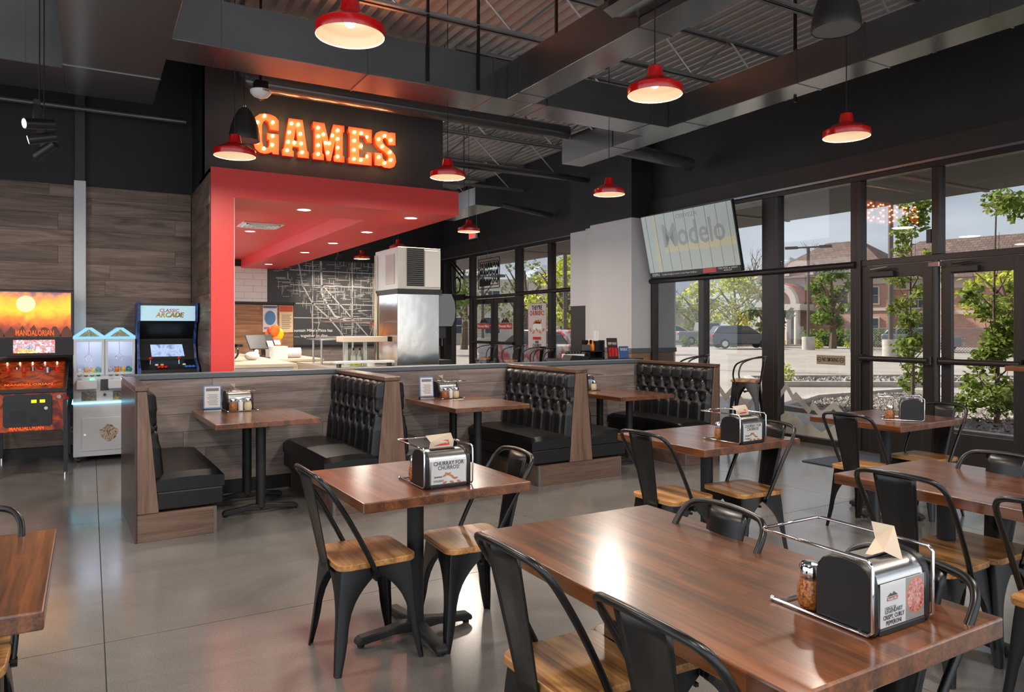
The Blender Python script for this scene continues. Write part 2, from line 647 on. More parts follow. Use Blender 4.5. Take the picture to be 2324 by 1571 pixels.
for k in range(760):
    x = rnd.uniform(3.8, 7.9)
    z = rnd.uniform(1.2, 3.06)
    if z < 1.55 and x < 5.4 or (x < 4.5 and z < 2.2):
        continue
    if rnd.random() < 0.5:
        mline((x, z), (min(x + rnd.uniform(0.08, 0.34), 8), z), 0.009)
    else:
        mline((x, z), (x, min(z + rnd.uniform(0.06, 0.26), 3.1)), 0.009)
sl = lines.obj('street_lines', mat('map_white', (186, 184, 180), 0.6), mp)
sl['kind'] = 'stuff'
for (a, b, c, d) in ((6.38, 1.72, 6.41, 2.0), (6.72, 1.9, 6.75, 2.12), (6.45, 1.565, 6.95, 1.6)):
    MB().box(a, c, 17.95, 17.956, b, d).obj('street_marking', REDINK, mp)
star = [(6.3 + (0.11 if k % 2 == 0 else 0.045) * math.sin(k * PI / 5), 1.55 + (0.11 if k % 2 == 0 else 0.045) * math.cos(k * PI / 5)) for k in range(10)]
MB().prism(star, 'y', 17.948, 17.956).obj('star', REDINK, mp)
textmesh('caption', "Mountain Mike's Pizza has\n...... together to dine.", 0.1, WHITE, mp, (4.72, 17.952, 1.32), (PI / 2, 0, 0), align='CENTER', spacing=1.3)
MB().box(3.69, 8.2, 17.93, 17.999, 0.98, 1.03).obj('ledge', DARKBASE, wb)
planks(wb, 'x', 3.7, 8.2, 0.1, 0.98, 17.999, -1, 0.22, 1.22, PLANKGREY, seed=4)
struct('wall_west', MB().box(-4.2, -4, -2, 10, 0, 0.1).box(-4.2, -4, -2, 10, 3.5, ZC).box(-4.2, -4, 6.5, 10, 0.1, 3.5).box(-4.2, -4, 3.6, 3.7, 0.1, 3.5).box(-4.2, -4, 0.8, 0.9, 0.1, 3.5),  # unseen wall; unglazed openings put in to bring skylight into the room
       BLACKWALL, 'unseen black side wall past the games, openings widened to let in fill skylight', 'wall')
struct('wall_front', MB().box(-4, 8.3, -2.2, -2, 0, 0.1).box(-4, 8.3, -2.2, -2, 3.5, ZC).box(-4.2, -3.9, -2.2, -2, 0.1, 3.5).box(-1.6, -1.5, -2.2, -2, 0.1, 3.5).box(1.6, 1.7, -2.2, -2, 0.1, 3.5).box(4.9, 5.0, -2.2, -2, 0.1, 3.5).box(8.1, 8.3, -2.2, -2, 0.1, 3.5),  # unseen wall set close behind the camera, opened wide for soft fill light
       BLACKWALL, 'unseen black wall behind the dining tables, set close and opened wide for fill skylight', 'wall')

# window wall above the glass
wrt = struct('wall_right', MB().box(7.95, 8.3, -2, 9.17, 3.3, ZC).box(8.29, 8.6, 11.1, 18.2, 3.3, ZC), BLACKWALL, 'black wall above the storefront windows', 'wall')
MB().box(7.92, 7.95, -2, 9.17, 3.31, 3.53).box(8.26, 8.29, 11.18, 18.0, 3.31, 3.6).obj('header_band', BROWNHEAD, wrt)
HEADRAIL = mat('aluminium_rail', (150, 152, 154), 0.3, 0.8)
MB().box(7.905, 7.95, -2, 9.17, 3.278, 3.304).box(8.245, 8.29, 11.18, 18.0, 3.278, 3.304).obj('head_rail', HEADRAIL, wrt)
# white pier between the two window runs
pier = struct('wall_pier', MB().box(7.55, 8.5, 9.17, 10.29, 1.13, 3.24).box(7.75, 8.5, 10.29, 11.18, 1.86, 3.22).box(7.69, 7.75, 10.3, 10.62, 1.13, 3.23), WHITEWALL, 'white boxed pier between the two runs of storefront glass', 'pier')
MB().box(7.55, 8.5, 9.17, 10.29, 3.24, ZC).box(7.75, 8.5, 10.29, 11.18, 3.22, ZC).obj('upper_pier', BLACKWALL, pier)
MB().box(7.76, 8.5, 10.29, 11.18, 0, 1.86).obj('lower_panel', BROWNHEAD, pier)
MB().box(7.53, 8.5, 9.15, 10.29, 1.06, 1.13).obj('ledge', GREYCAP, pier)
MB().box(7.56, 8.5, 9.18, 10.29, 0, 1.06).obj('wainscot', PLANKTAN, pier)

# ------------------------------------------------------------------ storefront glazing
def glazing(name, label, cat, X, y0, y1, muls, trans, z0=0.0, z1=3.28, dep=0.13, sill=0.07, jamb=0.05, round_transom=True, skip=(), jamb_lo=None):
    t = thing(name, label, cat, (X, (y0 + y1) / 2, 0), 0, kind='structure')
    ox, oy = X, (y0 + y1) / 2

    def part(n, x0, x1, a, b, c, d, m=FRAME):
        return MB().box(x0 - ox, x1 - ox, a - oy, b - oy, c, d).obj(n, m, t, bev=0.004, seg=1)
    part('sill', X - 0.02, X + dep, y0, y1, 0, sill)
    part('head', X, X + dep, y0, y1, z1 - 0.06, z1)
    jl = jamb if jamb_lo is None else jamb_lo
    part('jamb', X, X + dep, y0, y0 + jl, sill, z1 - 0.06)
    part('jamb', X, X + dep, y1 - jamb, y1, sill, z1 - 0.06)
    cols = [y0 + jl]
    for a, b in muls:
        part('mullion', X, X + dep, a, b, sill, z1 - 0.06)
        cols += [a, b]
    cols.append(y1 - jamb)
    rows = [sill]
    for c, d in trans:
        if round_transom:
            MB().cyl((0.0, y0 - oy, (c + d) / 2), (0.0, y1 - oy, (c + d) / 2), (d - c) / 2 + 0.012, n=16).obj('transom', FRAME, t, smooth=40)
        part('transom_bar', X + 0.02, X + dep - 0.01, y0 + jamb, y1 - jamb, c, d)
        rows += [c, d]
    rows.append(z1 - 0.06)
    for i in range(0, len(cols), 2):
        for j in range(0, len(rows), 2):
            if (i // 2, j // 2) in skip:
                continue
            part('pane', X + dep / 2 - 0.004, X + dep / 2 + 0.004, cols[i], cols[i + 1], rows[j], rows[j + 1], GLASS)
    return t


w1 = glazing('window_1', 'tall storefront window behind the wall television', 'window', 7.95, 6.69, 9.17, [(7.98, 8.09)], [(2.19, 2.25)], jamb_lo=0.2)
w2 = glazing('window_2', 'storefront window with frosted mountains and the no smoking sign', 'window', 7.95, 5.48, 6.69, [], [(2.19, 2.25)], jamb=0.07)
door = glazing('door_1', 'pair of glazed entrance doors with push bars and transom lights', 'door', 7.95, 3.60, 5.48, [], [(2.2, 2.27)], jamb=0.06, round_transom=False, skip=((0, 0),), sill=0.012)
oy = (3.6 + 5.48) / 2
MB().box(0, 0.13, 4.49 - oy, 4.57 - oy, 2.27, 3.22).obj('transom_mullion', FRAME, door, bev=0.004)
MB().cyl((0.02, 4.53 - oy, 0.0), (0.02, 4.53 - oy, 2.2), 0.04, n=16).obj('centre_post', FRAME, door, smooth=40)
MB().box(-0.03, 0.07, 4.47 - oy, 4.59 - oy, 2.13, 2.185).obj('strike_bracket', CHROME, door, bev=0.004)
for (a, b) in ((4.575, 5.42), (3.66, 4.485)):
    lf = MB().box(0.03, 0.085, a - oy, a + 0.11 - oy, 0.01, 2.195).box(0.03, 0.085, b - 0.11 - oy, b - oy, 0.01, 2.195).box(0.03, 0.085, a + 0.11 - oy, b - 0.11 - oy, 0.01, 0.34).box(0.03, 0.085, a + 0.11 - oy, b - 0.11 - oy, 2.05, 2.195).obj('door_leaf', FRAME, door, bev=0.003, seg=1)
    MB().box(0.054, 0.06, a + 0.11 - oy, b - 0.11 - oy, 0.34, 2.05).obj('pane', GLASS, lf)
    MB().cyl((-0.03, a + 0.02 - oy, 1.105), (-0.03, b - 0.02 - oy, 1.105), 0.032, n=14).box(-0.04, 0.03, a + 0.01 - oy, a + 0.05 - oy, 1.06, 1.15).box(-0.04, 0.03, b - 0.05 - oy, b - 0.01 - oy, 1.06, 1.15).obj('push_bar', FRAME, lf, smooth=40)
    MB().box(-0.03, 0.03, a + 0.42 - oy, b - 0.12 - oy, 2.06, 2.12).obj('closer_body', FRAME, lf, bev=0.004)
    MB().tube([(-0.04, b - 0.16 - oy, 2.15), (-0.06, a + 0.45 - oy, 2.165)], 0.012, 8).obj('closer_arm', CHROME, lf)
MB().box(0.02, 0.06, 4.59 - oy, 4.64 - oy, 2.4, 2.55).obj('sensor_box', BLACKPLASTIC, door)
w3 = glazing('window_3', 'storefront glass at the near end past the entrance doors', 'window', 7.95, -2.0, 3.60, [(1.0, 1.1)], [(2.19, 2.25)])
w4 = glazing('window_4', 'far storefront window holding the churro poster', 'window', 8.29, 11.1, 14.06, [(12.66, 12.8)], [(2.19, 2.25)], jamb=0.1)
d2 = glazing('door_2', 'far pair of glazed doors with red pizza decals', 'door', 8.29, 14.06, 16.36, [], [(2.17, 2.24)], jamb=0.09, round_transom=False, skip=((0, 0),), sill=0.012)
oy = (14.06 + 16.36) / 2
for (a, b) in ((14.16, 15.19), (15.23, 16.27)):
    lf = MB().box(0.03, 0.085, a - oy, a + 0.11 - oy, 0.01, 2.16).box(0.03, 0.085, b - 0.11 - oy, b - oy, 0.01, 2.16).box(0.03, 0.085, a + 0.11 - oy, b - 0.11 - oy, 0.01, 0.3).box(0.03, 0.085, a + 0.11 - oy, b - 0.11 - oy, 2.03, 2.16).obj('door_leaf', FRAME, d2)
    MB().box(0.054, 0.06, a + 0.11 - oy, b - 0.11 - oy, 0.3, 2.03).obj('pane', GLASS, lf)
    MB().cyl((-0.03, a + 0.02 - oy, 1.1), (-0.03, b - 0.02 - oy, 1.1), 0.035, n=12).obj('push_bar', FRAME, lf, smooth=40)
    MB().box(-0.03, 0.03, a + 0.42 - oy, b - 0.12 - oy, 2.04, 2.11).obj('closer_body', GUNMETAL, lf)
    dc = MB().box(0.046, 0.053, a + 0.2 - oy, b - 0.2 - oy, 1.42, 1.56).obj('decal', mat('decal_red', (176, 60, 46), 0.6), lf)
    textmesh('lettering', "Mountain Mike's", 0.09, PAPER, dc, (0.044, (a + b) / 2 - oy, 1.49), (PI / 2, 0, -PI / 2), fit=0.58)
    MB().prism([((a + b) / 2 - oy - 0.2, 1.57), ((a + b) / 2 - oy - 0.05, 1.7), ((a + b) / 2 - oy + 0.02, 1.63), ((a + b) / 2 - oy + 0.08, 1.68), ((a + b) / 2 - oy + 0.2, 1.57)], 'x', 0.048, 0.052).obj('peak', INK, lf)
w5 = glazing('window_5', 'last storefront window beside the far black wall', 'window', 8.29, 16.36, 18.0, [(17.45, 17.78)], [(2.19, 2.25)], jamb=0.08)

# frosted mountain decals and the no smoking sign on the glass
FROST = mat('frosted_vinyl', (176, 168, 158), 0.8)
for nm, lab, pts in (
    ('window_decal', 'tall frosted mountain range band across the window beside the doors',
     [(6.62, 0.62), (6.53, 0.74), (6.42, 0.58), (6.38, 0.625), (6.17, 0.44), (6.125, 0.525), (5.997, 0.40), (5.82, 0.545), (5.68, 0.43), (5.55, 0.33), (5.55, 0.24), (5.68, 0.34), (5.82, 0.455), (5.99, 0.31), (6.125, 0.435), (6.18, 0.35), (6.385, 0.535), (6.42, 0.49), (6.53, 0.65), (6.62, 0.53)]),
    ('window_decal', 'low solid frosted mountain range along the bottom of the window beside the doors',
     [(6.62, 0.075), (6.62, 0.29), (6.53, 0.35), (6.42, 0.29), (6.38, 0.31), (6.23, 0.19), (6.17, 0.24), (6.0, 0.14), (5.8, 0.26), (5.6, 0.2), (5.55, 0.24), (5.55, 0.075)]),
    ('window_decal', 'frosted mountain range band behind the metal bar stool',
     [(8.0, 0.45), (7.8, 0.70), (7.6, 0.50), (7.45, 0.64), (7.2, 0.38), (7.0, 0.60), (6.8, 0.40), (6.8, 0.3), (7.0, 0.5), (7.2, 0.28), (7.45, 0.54), (7.6, 0.4), (7.8, 0.6), (8.0, 0.36)])):
    o = MB().prism(pts, 'x', 8.004, 8.010).obj(nm, FROST)
    tag(o, lab, 'decal')
ns = MB().box(8.0, 8.010, 5.66, 6.06, 1.005, 1.12).obj('sign', mat('tan_sign', (150, 138, 112), 0.6))
tag(ns, 'small tan no smoking sign stuck on the window glass', 'sign')
textmesh('lettering', 'NO SMOKING', 0.07, INK, ns, (7.998, 5.86, 1.065), (PI / 2, 0, -PI / 2), fit=0.23)
for yy in (5.70, 6.02):
    MB().tube([(7.997, yy + 0.028 * math.cos(k * PI / 6), 1.065 + 0.028 * math.sin(k * PI / 6)) for k in range(12)], 0.003, 5, closed=True).box(7.995, 7.999, yy - 0.018, yy + 0.018, 1.062, 1.068).obj('symbol', INK, ns)

# ------------------------------------------------------------------ ceiling deck, joists, ducts
prof = []
x = -4.3
p = 0.1524
pts = []
while x < 8.6:
    pts += [(x, ZC), (x + 0.085, ZC), (x + 0.100, ZC + 0.075), (x + 0.1374, ZC + 0.075)]
    x += p
v = []
f = []
for (a, zz) in pts:
    v += [(a, -2.2, zz), (a, 18.2, zz)]
for i in range(len(pts) - 1):
    f.append((2 * i, 2 * i + 2, 2 * i + 3, 2 * i + 1))
dk = MB().add(v, f)
dk.box(-4.3, 8.6, -2.2, 18.2, ZC + 0.08, ZC + 0.2)
struct('ceiling', dk, DECK, 'ribbed steel roof deck above the dark open ceiling', 'ceiling')


def joist(Y, label, x0=-4, x1=7.95, zb=4.45, zt=4.98):
    t = thing('bar_joist', label, 'joist', (0, Y, 0), 0, 'bar joists under the deck', 'structure')
    for z, n in ((zb, 'bottom_chord'), (zt, 'top_chord')):
        MB().box(x0, x1, -0.058, -0.014, z, z + 0.006).box(x0, x1, -0.02, -0.014, z, z + 0.045).box(x0, x1, 0.014, 0.058, z, z + 0.006).box(x0, x1, 0.014, 0.02, z, z + 0.045).obj(n, JOIST, t)
    k = 0
    xx = x0 + 0.3
    wm = MB()
    while xx < x1 - 0.7:
        wm.tube([(xx, 0, zb + 0.02), (xx + 0.62, 0, zt + 0.03)], 0.014, 6)
        wm.tube([(xx + 0.62, 0, zt + 0.03), (xx + 1.24, 0, zb + 0.02)], 0.014, 6)
        xx += 1.24
    wm.obj('web', JOIST, t)
    return t


for i, Y in enumerate((0.9, 2.72, 4.56, 6.42, 8.3, 10.1, 11.9, 13.7, 15.5, 17.2)):
    joist(Y, ('first', 'second', 'third', 'fourth', 'fifth', 'sixth', 'seventh', 'eighth', 'ninth', 'tenth')[i] + ' open-web steel roof joist counted from the near end', x0=(-4 if Y < 9.7 else 1.4) if Y < 8 or Y > 8.9 else 4.0, x1=7.93 if Y < 9 else 8.25)


def duct(name, label, segs, seams):
    """sheet-metal duct from boxes; seams: standing flanges as parts"""
    t = thing(name, label, 'duct', (0, 0, 0), 0, None, 'structure')
    m = MB()
    for s in segs:
        m.box(*s)
    m.obj('duct_body', DUCT, t, bev=0.004, seg=1)
    for s in seams:
        MB().box(*s).obj('flange', DUCT, t)
    return t


ZD = 3.78
duct('supply_duct', 'long rectangular duct crossing above the red lamps toward the sign',
     [(0.57, 3.95, 6.39, 6.91, ZD, ZD + 0.39), (3.95, 5.78, 6.36, 6.79, ZD, ZD + 0.36)],
     [(q - 0.008, q + 0.008, 6.38, 6.92, ZD - 0.006, ZD + 0.396) for q in (0.95, 2.2, 3.5)] + [(q - 0.008, q + 0.008, 6.35, 6.80, ZD - 0.006, ZD + 0.366) for q in (4.12, 5.5)])
duct('branch_duct', 'rectangular branch duct running over the dining tables with a side grille',
     [(3.65, 3.98, -2, 6.39, ZD, ZD + 0.36)],
     [(3.64, 3.99, q - 0.008, q + 0.008, ZD - 0.006, ZD + 0.366) for q in (1.5, 3.4, 4.35, 6.15)])
duct('window_duct', 'rectangular duct running beside the window wall',
     [(5.78, 6.13, -2, 8.55, ZD, ZD + 0.32)],
     [(5.77, 6.14, q - 0.008, q + 0.008, ZD - 0.006, ZD + 0.326) for q in (1.0, 2.9, 3.9, 4.6, 6.1, 7.4)])
duct('trunk_duct', 'wide duct dropping over the games corner, turning left',
     [(-0.2, 0.57, -1, 8.4, ZD, ZD + 0.6), (-4, -0.2, 7.6, 8.4, ZD, ZD + 0.6)],
     [(-0.21, 0.58, q - 0.008, q + 0.008, ZD - 0.006, ZD + 0.606) for q in (5.3, 7.5)] + [(-0.5, -0.484, 7.59, 8.41, ZD - 0.006, ZD + 0.606)])
g = thing('duct_grille', 'black louvred air grille hanging on the branch duct', 'grille', (3.5, 4.05, 3.86), 0)
MB().box(-0.14, 0.15, -0.3, 0.3, 0.0, 0.3).obj('housing', BLACKPLASTIC, g)
for k in range(12):
    MB().box(-0.146, -0.139, -0.25 + k * 0.043, -0.236 + k * 0.043, 0.05, 0.25).obj('louvre', CAST, g)
MB().prism([(-0.19, -0.02), (-0.1, -0.06), (-0.1, -0.05), (0.14, -0.005), (0.14, 0.005), (-0.14, 0.005)], 'y', -0.3, 0.3).obj('deflector', DUCT, g)
sp = thing('round_pipe', 'thick round black pipe passing in front of the sign wall', 'pipe', (0, 0, 0))
MB().tube([(1.62, 8.42, 4.19), (5.78, 8.42, 4.19)], 0.1, 20).obj('pipe_run', PIPE, sp, smooth=40)
MB().tube([(1.62, 8.42, 4.19), (1.55, 8.42, 4.2), (1.5, 8.45, 4.24), (1.48, 8.52, 4.3), (1.48, 8.58, 4.6), (1.48, 8.58, 5.0)], 0.09, 16).obj('elbow', PIPE, sp, smooth=40)
for xx in (2.4, 3.9, 5.1):
    MB().cyl((xx, 8.42, 4.2), (xx, 8.42, ZC), 0.006, n=6).obj('hanger', BLACKMETAL, sp)
tag(MB().tube([(4.75, -1.9, 4.3), (4.75, 6.2, 4.3)], 0.035, 12).obj('sprinkler_pipe', PIPE, smooth=40), 'thin sprinkler pipe beside the branch duct over the tables', 'pipe')
tag(MB().tube([(4.3, 9.0, 4.35), (4.3, 17.8, 4.35)], 0.045, 12).obj('sprinkler_pipe', PIPE, smooth=40), 'sprinkler pipe far back beyond the sign wall', 'pipe')
tag(MB().tube([(4.0, 10.6, 4.1), (7.7, 10.6, 4.1)], 0.05, 12).obj('conduit_pipe', PIPE, smooth=40), 'horizontal round pipe far back crossing toward the white pier', 'pipe')
tag(MB().tube([(3.6, 12.5, 4.3), (8.2, 12.5, 3.75)], 0.06, 12).obj('conduit_pipe', PIPE, smooth=40), 'slanting round pipe under the far joists', 'pipe')
tag(MB().tube([(6.1, 8.0, 3.98), (7.45, 8.0, 3.9), (7.7, 8.0, 3.88)], 0.1, 14).obj('flexible_duct', PIPE, smooth=40), 'round duct stub between window duct and wall', 'duct')
tag(MB().tube([(-1.5, 9.5, 3.93), (1.0, 9.5, 3.93)], 0.03, 10).obj('conduit_pipe', PIPE, smooth=40), 'thin conduit high on the wall above the games', 'pipe')
fd = thing('far_duct', 'short grey duct end beyond the red soffit corner', 'duct', (5.55, 11.2, 3.42))
MB().box(-0.25, 0.25, -0.9, 0.9, 0, 0.28).obj('duct_body', DUCT, fd, bev=0.004)
MB().cyl((0, 0, 0.28), (0, 0, 1.6), 0.008, n=6).obj('hanger', BLACKMETAL, fd)
n = 0
for (xx, yy, za, lab) in ((2.78, 6.38, 4.17, 'beside the long duct, nearer the sign'), (3.32, 6.38, 4.17, 'beside the long duct, nearer the branch duct'), (3.99, 5.2, 4.14, 'beside the branch duct, toward the long duct'), (6.14, 4.9, 4.1, 'beside the window duct'), (3.99, 6.0, 4.14, 'at the joint of the branch and long ducts'), (0.6, 7.0, 4.3, 'beside the wide duct over the games')):
    tag(MB().box(xx - 0.012, xx + 0.012, yy - 0.012, yy + 0.012, za - 0.36, ZC).obj('hanger_rod', BLACKMETAL), 'black vertical hanger strap ' + lab, 'hanger')


# ================================================================== CHAIRS
def leg_mesh(H=0.43, top=0.163, foot=0.205, zarch=0.13, wbot=0.026):
    zs = [0, 0.03, 0.08, 0.14, 0.2, 0.25, 0.29, 0.32, 0.345, 0.365, 0.38, 0.392, 0.40, H]
    k = H / 0.43
    rings = []
    for z0 in zs:
        z = z0 * k if z0 < H else H
        c = top + (foot - top) * (1 - z / H)
        u = max(0.0, (z0 - zarch) / (0.40 - zarch))
        w = wbot + 0.018 * min(1, z0 / 0.12) + (c - 0.002 - wbot - 0.018) * (min(u, 1.0) ** 3.2)
        e = 0.012 + 0.010 * math.sin(PI * min(1, z0 / 0.36))
        out = [(c - w, c), (c - e, c), (c - e * 0.3, c - e * 0.3), (c, c - e), (c, c - w)]
        t = 0.005
        inn = [(c - w, c - t), (c - e - t * 0.4, c - t), (c - e * 0.3 - t, c - e * 0.3 - t), (c - t, c - e - t * 0.4), (c - t, c - w)]
        rings.append([(a, b, z) for a, b in out] + [(a, b, z) for a, b in reversed(inn)])
    n = 10
    v = [p for r in rings for p in r]
    f = []
    for i in range(len(rings) - 1):
        for j in range(n):
            f.append((i * n + j, i * n + (j + 1) % n, (i + 1) * n + (j + 1) % n, (i + 1) * n + j))
    f += [tuple(range(n)), tuple(range((len(rings) - 1) * n, len(rings) * n))]
    return MB().add(v, f)


def rounded_rect(w, d, r, n=5):
    pts = []
    for cx, cy, a0 in ((w / 2 - r, d / 2 - r, 0), (-w / 2 + r, d / 2 - r, PI / 2), (-w / 2 + r, -d / 2 + r, PI), (w / 2 - r, -d / 2 + r, 1.5 * PI)):
        pts += [(cx + r * math.cos(a0 + k * PI / 2 / n), cy + r * math.sin(a0 + k * PI / 2 / n)) for k in range(n + 1)]
    return pts


def smooth_path(P, sub=5):
    P = [Vector(p) for p in P]
    out = []
    for i in range(len(P) - 1):
        p0, p1, p2, p3 = P[max(i - 1, 0)], P[i], P[i + 1], P[min(i + 2, len(P) - 1)]
        for k in range(sub):
            t = k / sub
            out.append(0.5 * ((2 * p1) + (p2 - p0) * t + (2 * p0 - 5 * p1 + 4 * p2 - p3) * t * t + (3 * p1 - p0 - 3 * p2 + p3) * t ** 3))
    out.append(P[-1])
    return out


def make_chair(name, label):
    t = thing(name, label, 'chair', group='black metal chairs with wooden seats')
    MB().prism(rounded_rect(0.365, 0.365, 0.05), 'z', 0.432, 0.460).obj('seat', SEATW, t, bev=0.005)
    lm = leg_mesh().mesh('leg')
    for k in range(4):
        o = put('leg', lm, BLACKMETAL, t, smooth=35)
        o.rotation_euler = (0, 0, k * PI / 2)
    half = [(0.186, -0.015, 0.405), (0.192, -0.06, 0.50), (0.196, -0.135, 0.64), (0.198, -0.205, 0.755), (0.190, -0.243, 0.812), (0.160, -0.266, 0.842), (0.10, -0.277, 0.852), (0.0, -0.282, 0.856)]
    path = smooth_path(half + [(-a, b, c) for a, b, c in reversed(half[:-1])], 4)
    MB().tube(path, 0.0115, 10).obj('back_hoop', BLACKMETAL, t, smooth=60)
    # splat: pressed sheet, wide at the top
    vs, fs = [], []
    nz, nx = 10, 8
    for i in range(nz + 1):
        s = i / nz
        zz = 0.395 + s * 0.455
        yy = -0.183 - 0.094 * s ** 1.05
        hw = 0.058 + 0.036 * s
        for j in range(nx + 1):
            q = -1 + 2 * j / nx
            em = 0.004 if (0.18 < s < 0.72 and abs(q) < 0.55) else 0.0
            vs.append((q * hw, yy - 0.010 * q * q - em + 0.008, zz))
    for i in range(nz):
        for j in range(nx):
            a = i * (nx + 1) + j
            fs.append((a, a + 1, a + nx + 2, a + nx + 1))
    sp = MB().add(vs, fs).obj('splat', BLACKMETAL, t, smooth=40)
    so = sp.modifiers.new('thick', 'SOLIDIFY')
    so.thickness = 0.004
    MB().box(-0.155, 0.155, -0.006, 0.006, 0.36, 0.372).box(-0.006, 0.006, -0.155, 0.155, 0.36, 0.372).obj('cross_brace', BLACKMETAL, t)
    for s in (-1, 1):
        MB().cyl((s * 0.180, -0.018, 0.405), (s * 0.2, -0.018, 0.405), 0.016, n=10).obj('bolt', BLACKMETAL, t)
    return t


chair0 = make_chair('dining_chair', 'black metal chair tucked under the square table, back to the games corner')
E_, W_, N_, S_ = -PI / 2, PI / 2, 0.0, PI
chair0.location = (1.09, 3.22, 0)
chair0.rotation_euler = (0, 0, E_ + 0.03)
CH = [
    ((1.60, 3.18), W_ - 0.05, 'black metal chair on the window side of the square table nearest the booths'),
    ((1.295, 1.82), E_ + 0.02, 'black metal chair at the end of the long wooden table, showing its whole honey seat'),
    ((1.31, 1.23), E_ + 0.02, 'black metal chair cut off at bottom centre, seat under the long table'),
    ((1.64, 1.82), W_ - 0.05, 'black metal chair across the long table, rounded back against the shiny floor'),
    ((1.66, 1.19), W_ - 0.12, 'black metal chair across the long table, behind the pepperoni napkin holder'),
    ((3.09, 3.36), E_ + 0.06, 'black metal chair in front of the third booth, at the square table before it'),
    ((3.60, 3.27), W_ - 0.08, 'black metal chair on the far side of the square table before the third booth'),
    ((4.95, 3.32), E_ + 0.04, 'black metal chair at the square table nearest the entrance doors, back to the booths'),
    ((5.72, 3.35), W_ - 0.05, 'black metal chair at the square table nearest the entrance doors, back to the glass'),
    ((3.235, 1.87), E_ + 0.03, 'black metal chair with its back to us at the second long table by the doors'),
    ((3.60, 1.86), W_, 'black metal chair across the second long table, hoop before the dark door bottom'),
    ((3.19, 1.27), E_ + 0.05, 'black metal chair cut off by the right picture edge at the second long table'),
    ((-0.40, 2.80), S_, 'black metal chair cut off by the left picture edge behind the small wooden tabletop'),
]
for (xy, rz, lab) in CH:
    copy_thing(chair0, (xy[0], xy[1], 0), rz, lab)


def make_stool(name, label):
    t = thing(name, label, 'stool', group='metal bar stools by the windows')
    MB().prism(rounded_rect(0.34, 0.34, 0.05), 'z', 0.745, 0.772).obj('seat', SEATW, t, bev=0.005)
    lm = leg_mesh(0.745, 0.15, 0.215, 0.2, 0.02).mesh('leg')
    for k in range(4):
        o = put('leg', lm, GUNMETAL, t, smooth=35)
        o.rotation_euler = (0, 0, k * PI / 2)
    half = [(0.17, 0.10, 0.72), (0.178, 0.13, 0.82), (0.2, 0.10, 0.94), (0.215, 0.02, 0.995), (0.205, -0.1, 1.03), (0.14, -0.2, 1.045), (0.0, -0.235, 1.05)]
    path = smooth_path(half + [(-a, b, c) for a, b, c in reversed(half[:-1])], 4)
    MB().tube(path, 0.011, 10).obj('arm_hoop', GUNMETAL, t, smooth=60)
    m = MB()
    for i in range(6):
        s = i / 5
        m.v += [(-0.05 - 0.06 * s, -0.165 - 0.06 * s, 0.72 + 0.325 * s), (0.0, -0.175 - 0.065 * s, 0.72 + 0.325 * s), (0.05 + 0.06 * s, -0.165 - 0.06 * s, 0.72 + 0.325 * s)]
    for i in range(5):
        for j in range(2):
            m.f.append((i * 3 + j, i * 3 + j + 1, i * 3 + j + 4, i * 3 + j + 3))
    sp = m.obj('splat', GUNMETAL, t, smooth=40)
    so = sp.modifiers.new('thick', 'SOLIDIFY')
    so.thickness = 0.004
    m = MB()
    for (a, b) in (((-0.17, -0.17), (0.17, -0.17)), ((0.17, -0.17), (0.17, 0.17)), ((0.17, 0.17), (-0.17, 0.17)), ((-0.17, 0.17), (-0.17, -0.17))):
        m.tube([(a[0], a[1], 0.3), (b[0], b[1], 0.3)], 0.009, 6)
    m.obj('foot_ring', GUNMETAL, t)
    MB().box(-0.15, 0.15, -0.006, 0.006, 0.62, 0.635).box(-0.006, 0.006, -0.15, 0.15, 0.62, 0.635).obj('cross_brace', GUNMETAL, t)
    return t


st0 = make_stool('bar_stool', 'metal bar stool with wooden seat standing in front of the window past the last booth')
st0.location = (7.22, 6.50, 0)
st0.scale = (1, 1, 1.05)
st0.rotation_euler = (0, 0, 0.55)
copy_thing(st0, (6.96, 7.22, 0), 0.5, 'metal bar stool mostly hidden behind the last booth backrest')
copy_thing(st0, (7.25, 13.6, 0), 0.4, 'leftmost of the metal stools beyond the half wall, before the far doors')
copy_thing(st0, (7.3, 12.55, 0), 0.4, 'metal stool beyond the half wall under the churro poster')
copy_thing(st0, (7.2, 11.6, 0), 0.4, 'metal stool beyond the half wall between the poster and the white pier')
copy_thing(st0, (6.95, 10.9, 0), 0.3, 'metal stool beyond the half wall nearest the condiment rack')


# ================================================================== TABLES
def pedestal(t, cx, cy, H, along=('x', 'y'), L=0.3, r=0.04):
    MB().cyl((cx, cy, 0.05), (cx, cy, H), r, n=24).obj('column', CAST, t, smooth=40)
    MB().box(cx - 0.17, cx + 0.17, cy - 0.025, cy + 0.025, H - 0.02, H).box(cx - 0.025, cx + 0.025, cy - 0.17, cy + 0.17, H - 0.02, H).obj('top_spider', CAST, t)
    prof = [(0.0, 0.022), (0.0, 0.07), (0.06, 0.075), (0.14, 0.062), (L - 0.02, 0.05), (L, 0.035), (L, 0.014), (L - 0.03, 0.014), (0.12, 0.03)]
    for ax in along:
        for s in (-1, 1):
            a = MB().prism([(p[0], p[1]) for p in prof], 'y', -0.028, 0.028)
            a.xf(Matrix.Rotation({('x', 1): 0, ('x', -1): PI, ('y', 1): PI / 2, ('y', -1): -PI / 2}[(ax, s)], 4, 'Z'))
            a.xf(Matrix.Translation((cx, cy, 0)))
            a.obj('base_arm', CAST, t, bev=0.006, seg=1)
            ex = cx + (s * (L - 0.025) if ax == 'x' else 0)
            ey = cy + (s * (L - 0.025) if ax == 'y' else 0)
            MB().cyl((ex, ey, 0), (ex, ey, 0.02), 0.016, n=10).obj('levelling_foot', BLACKPLASTIC, t)


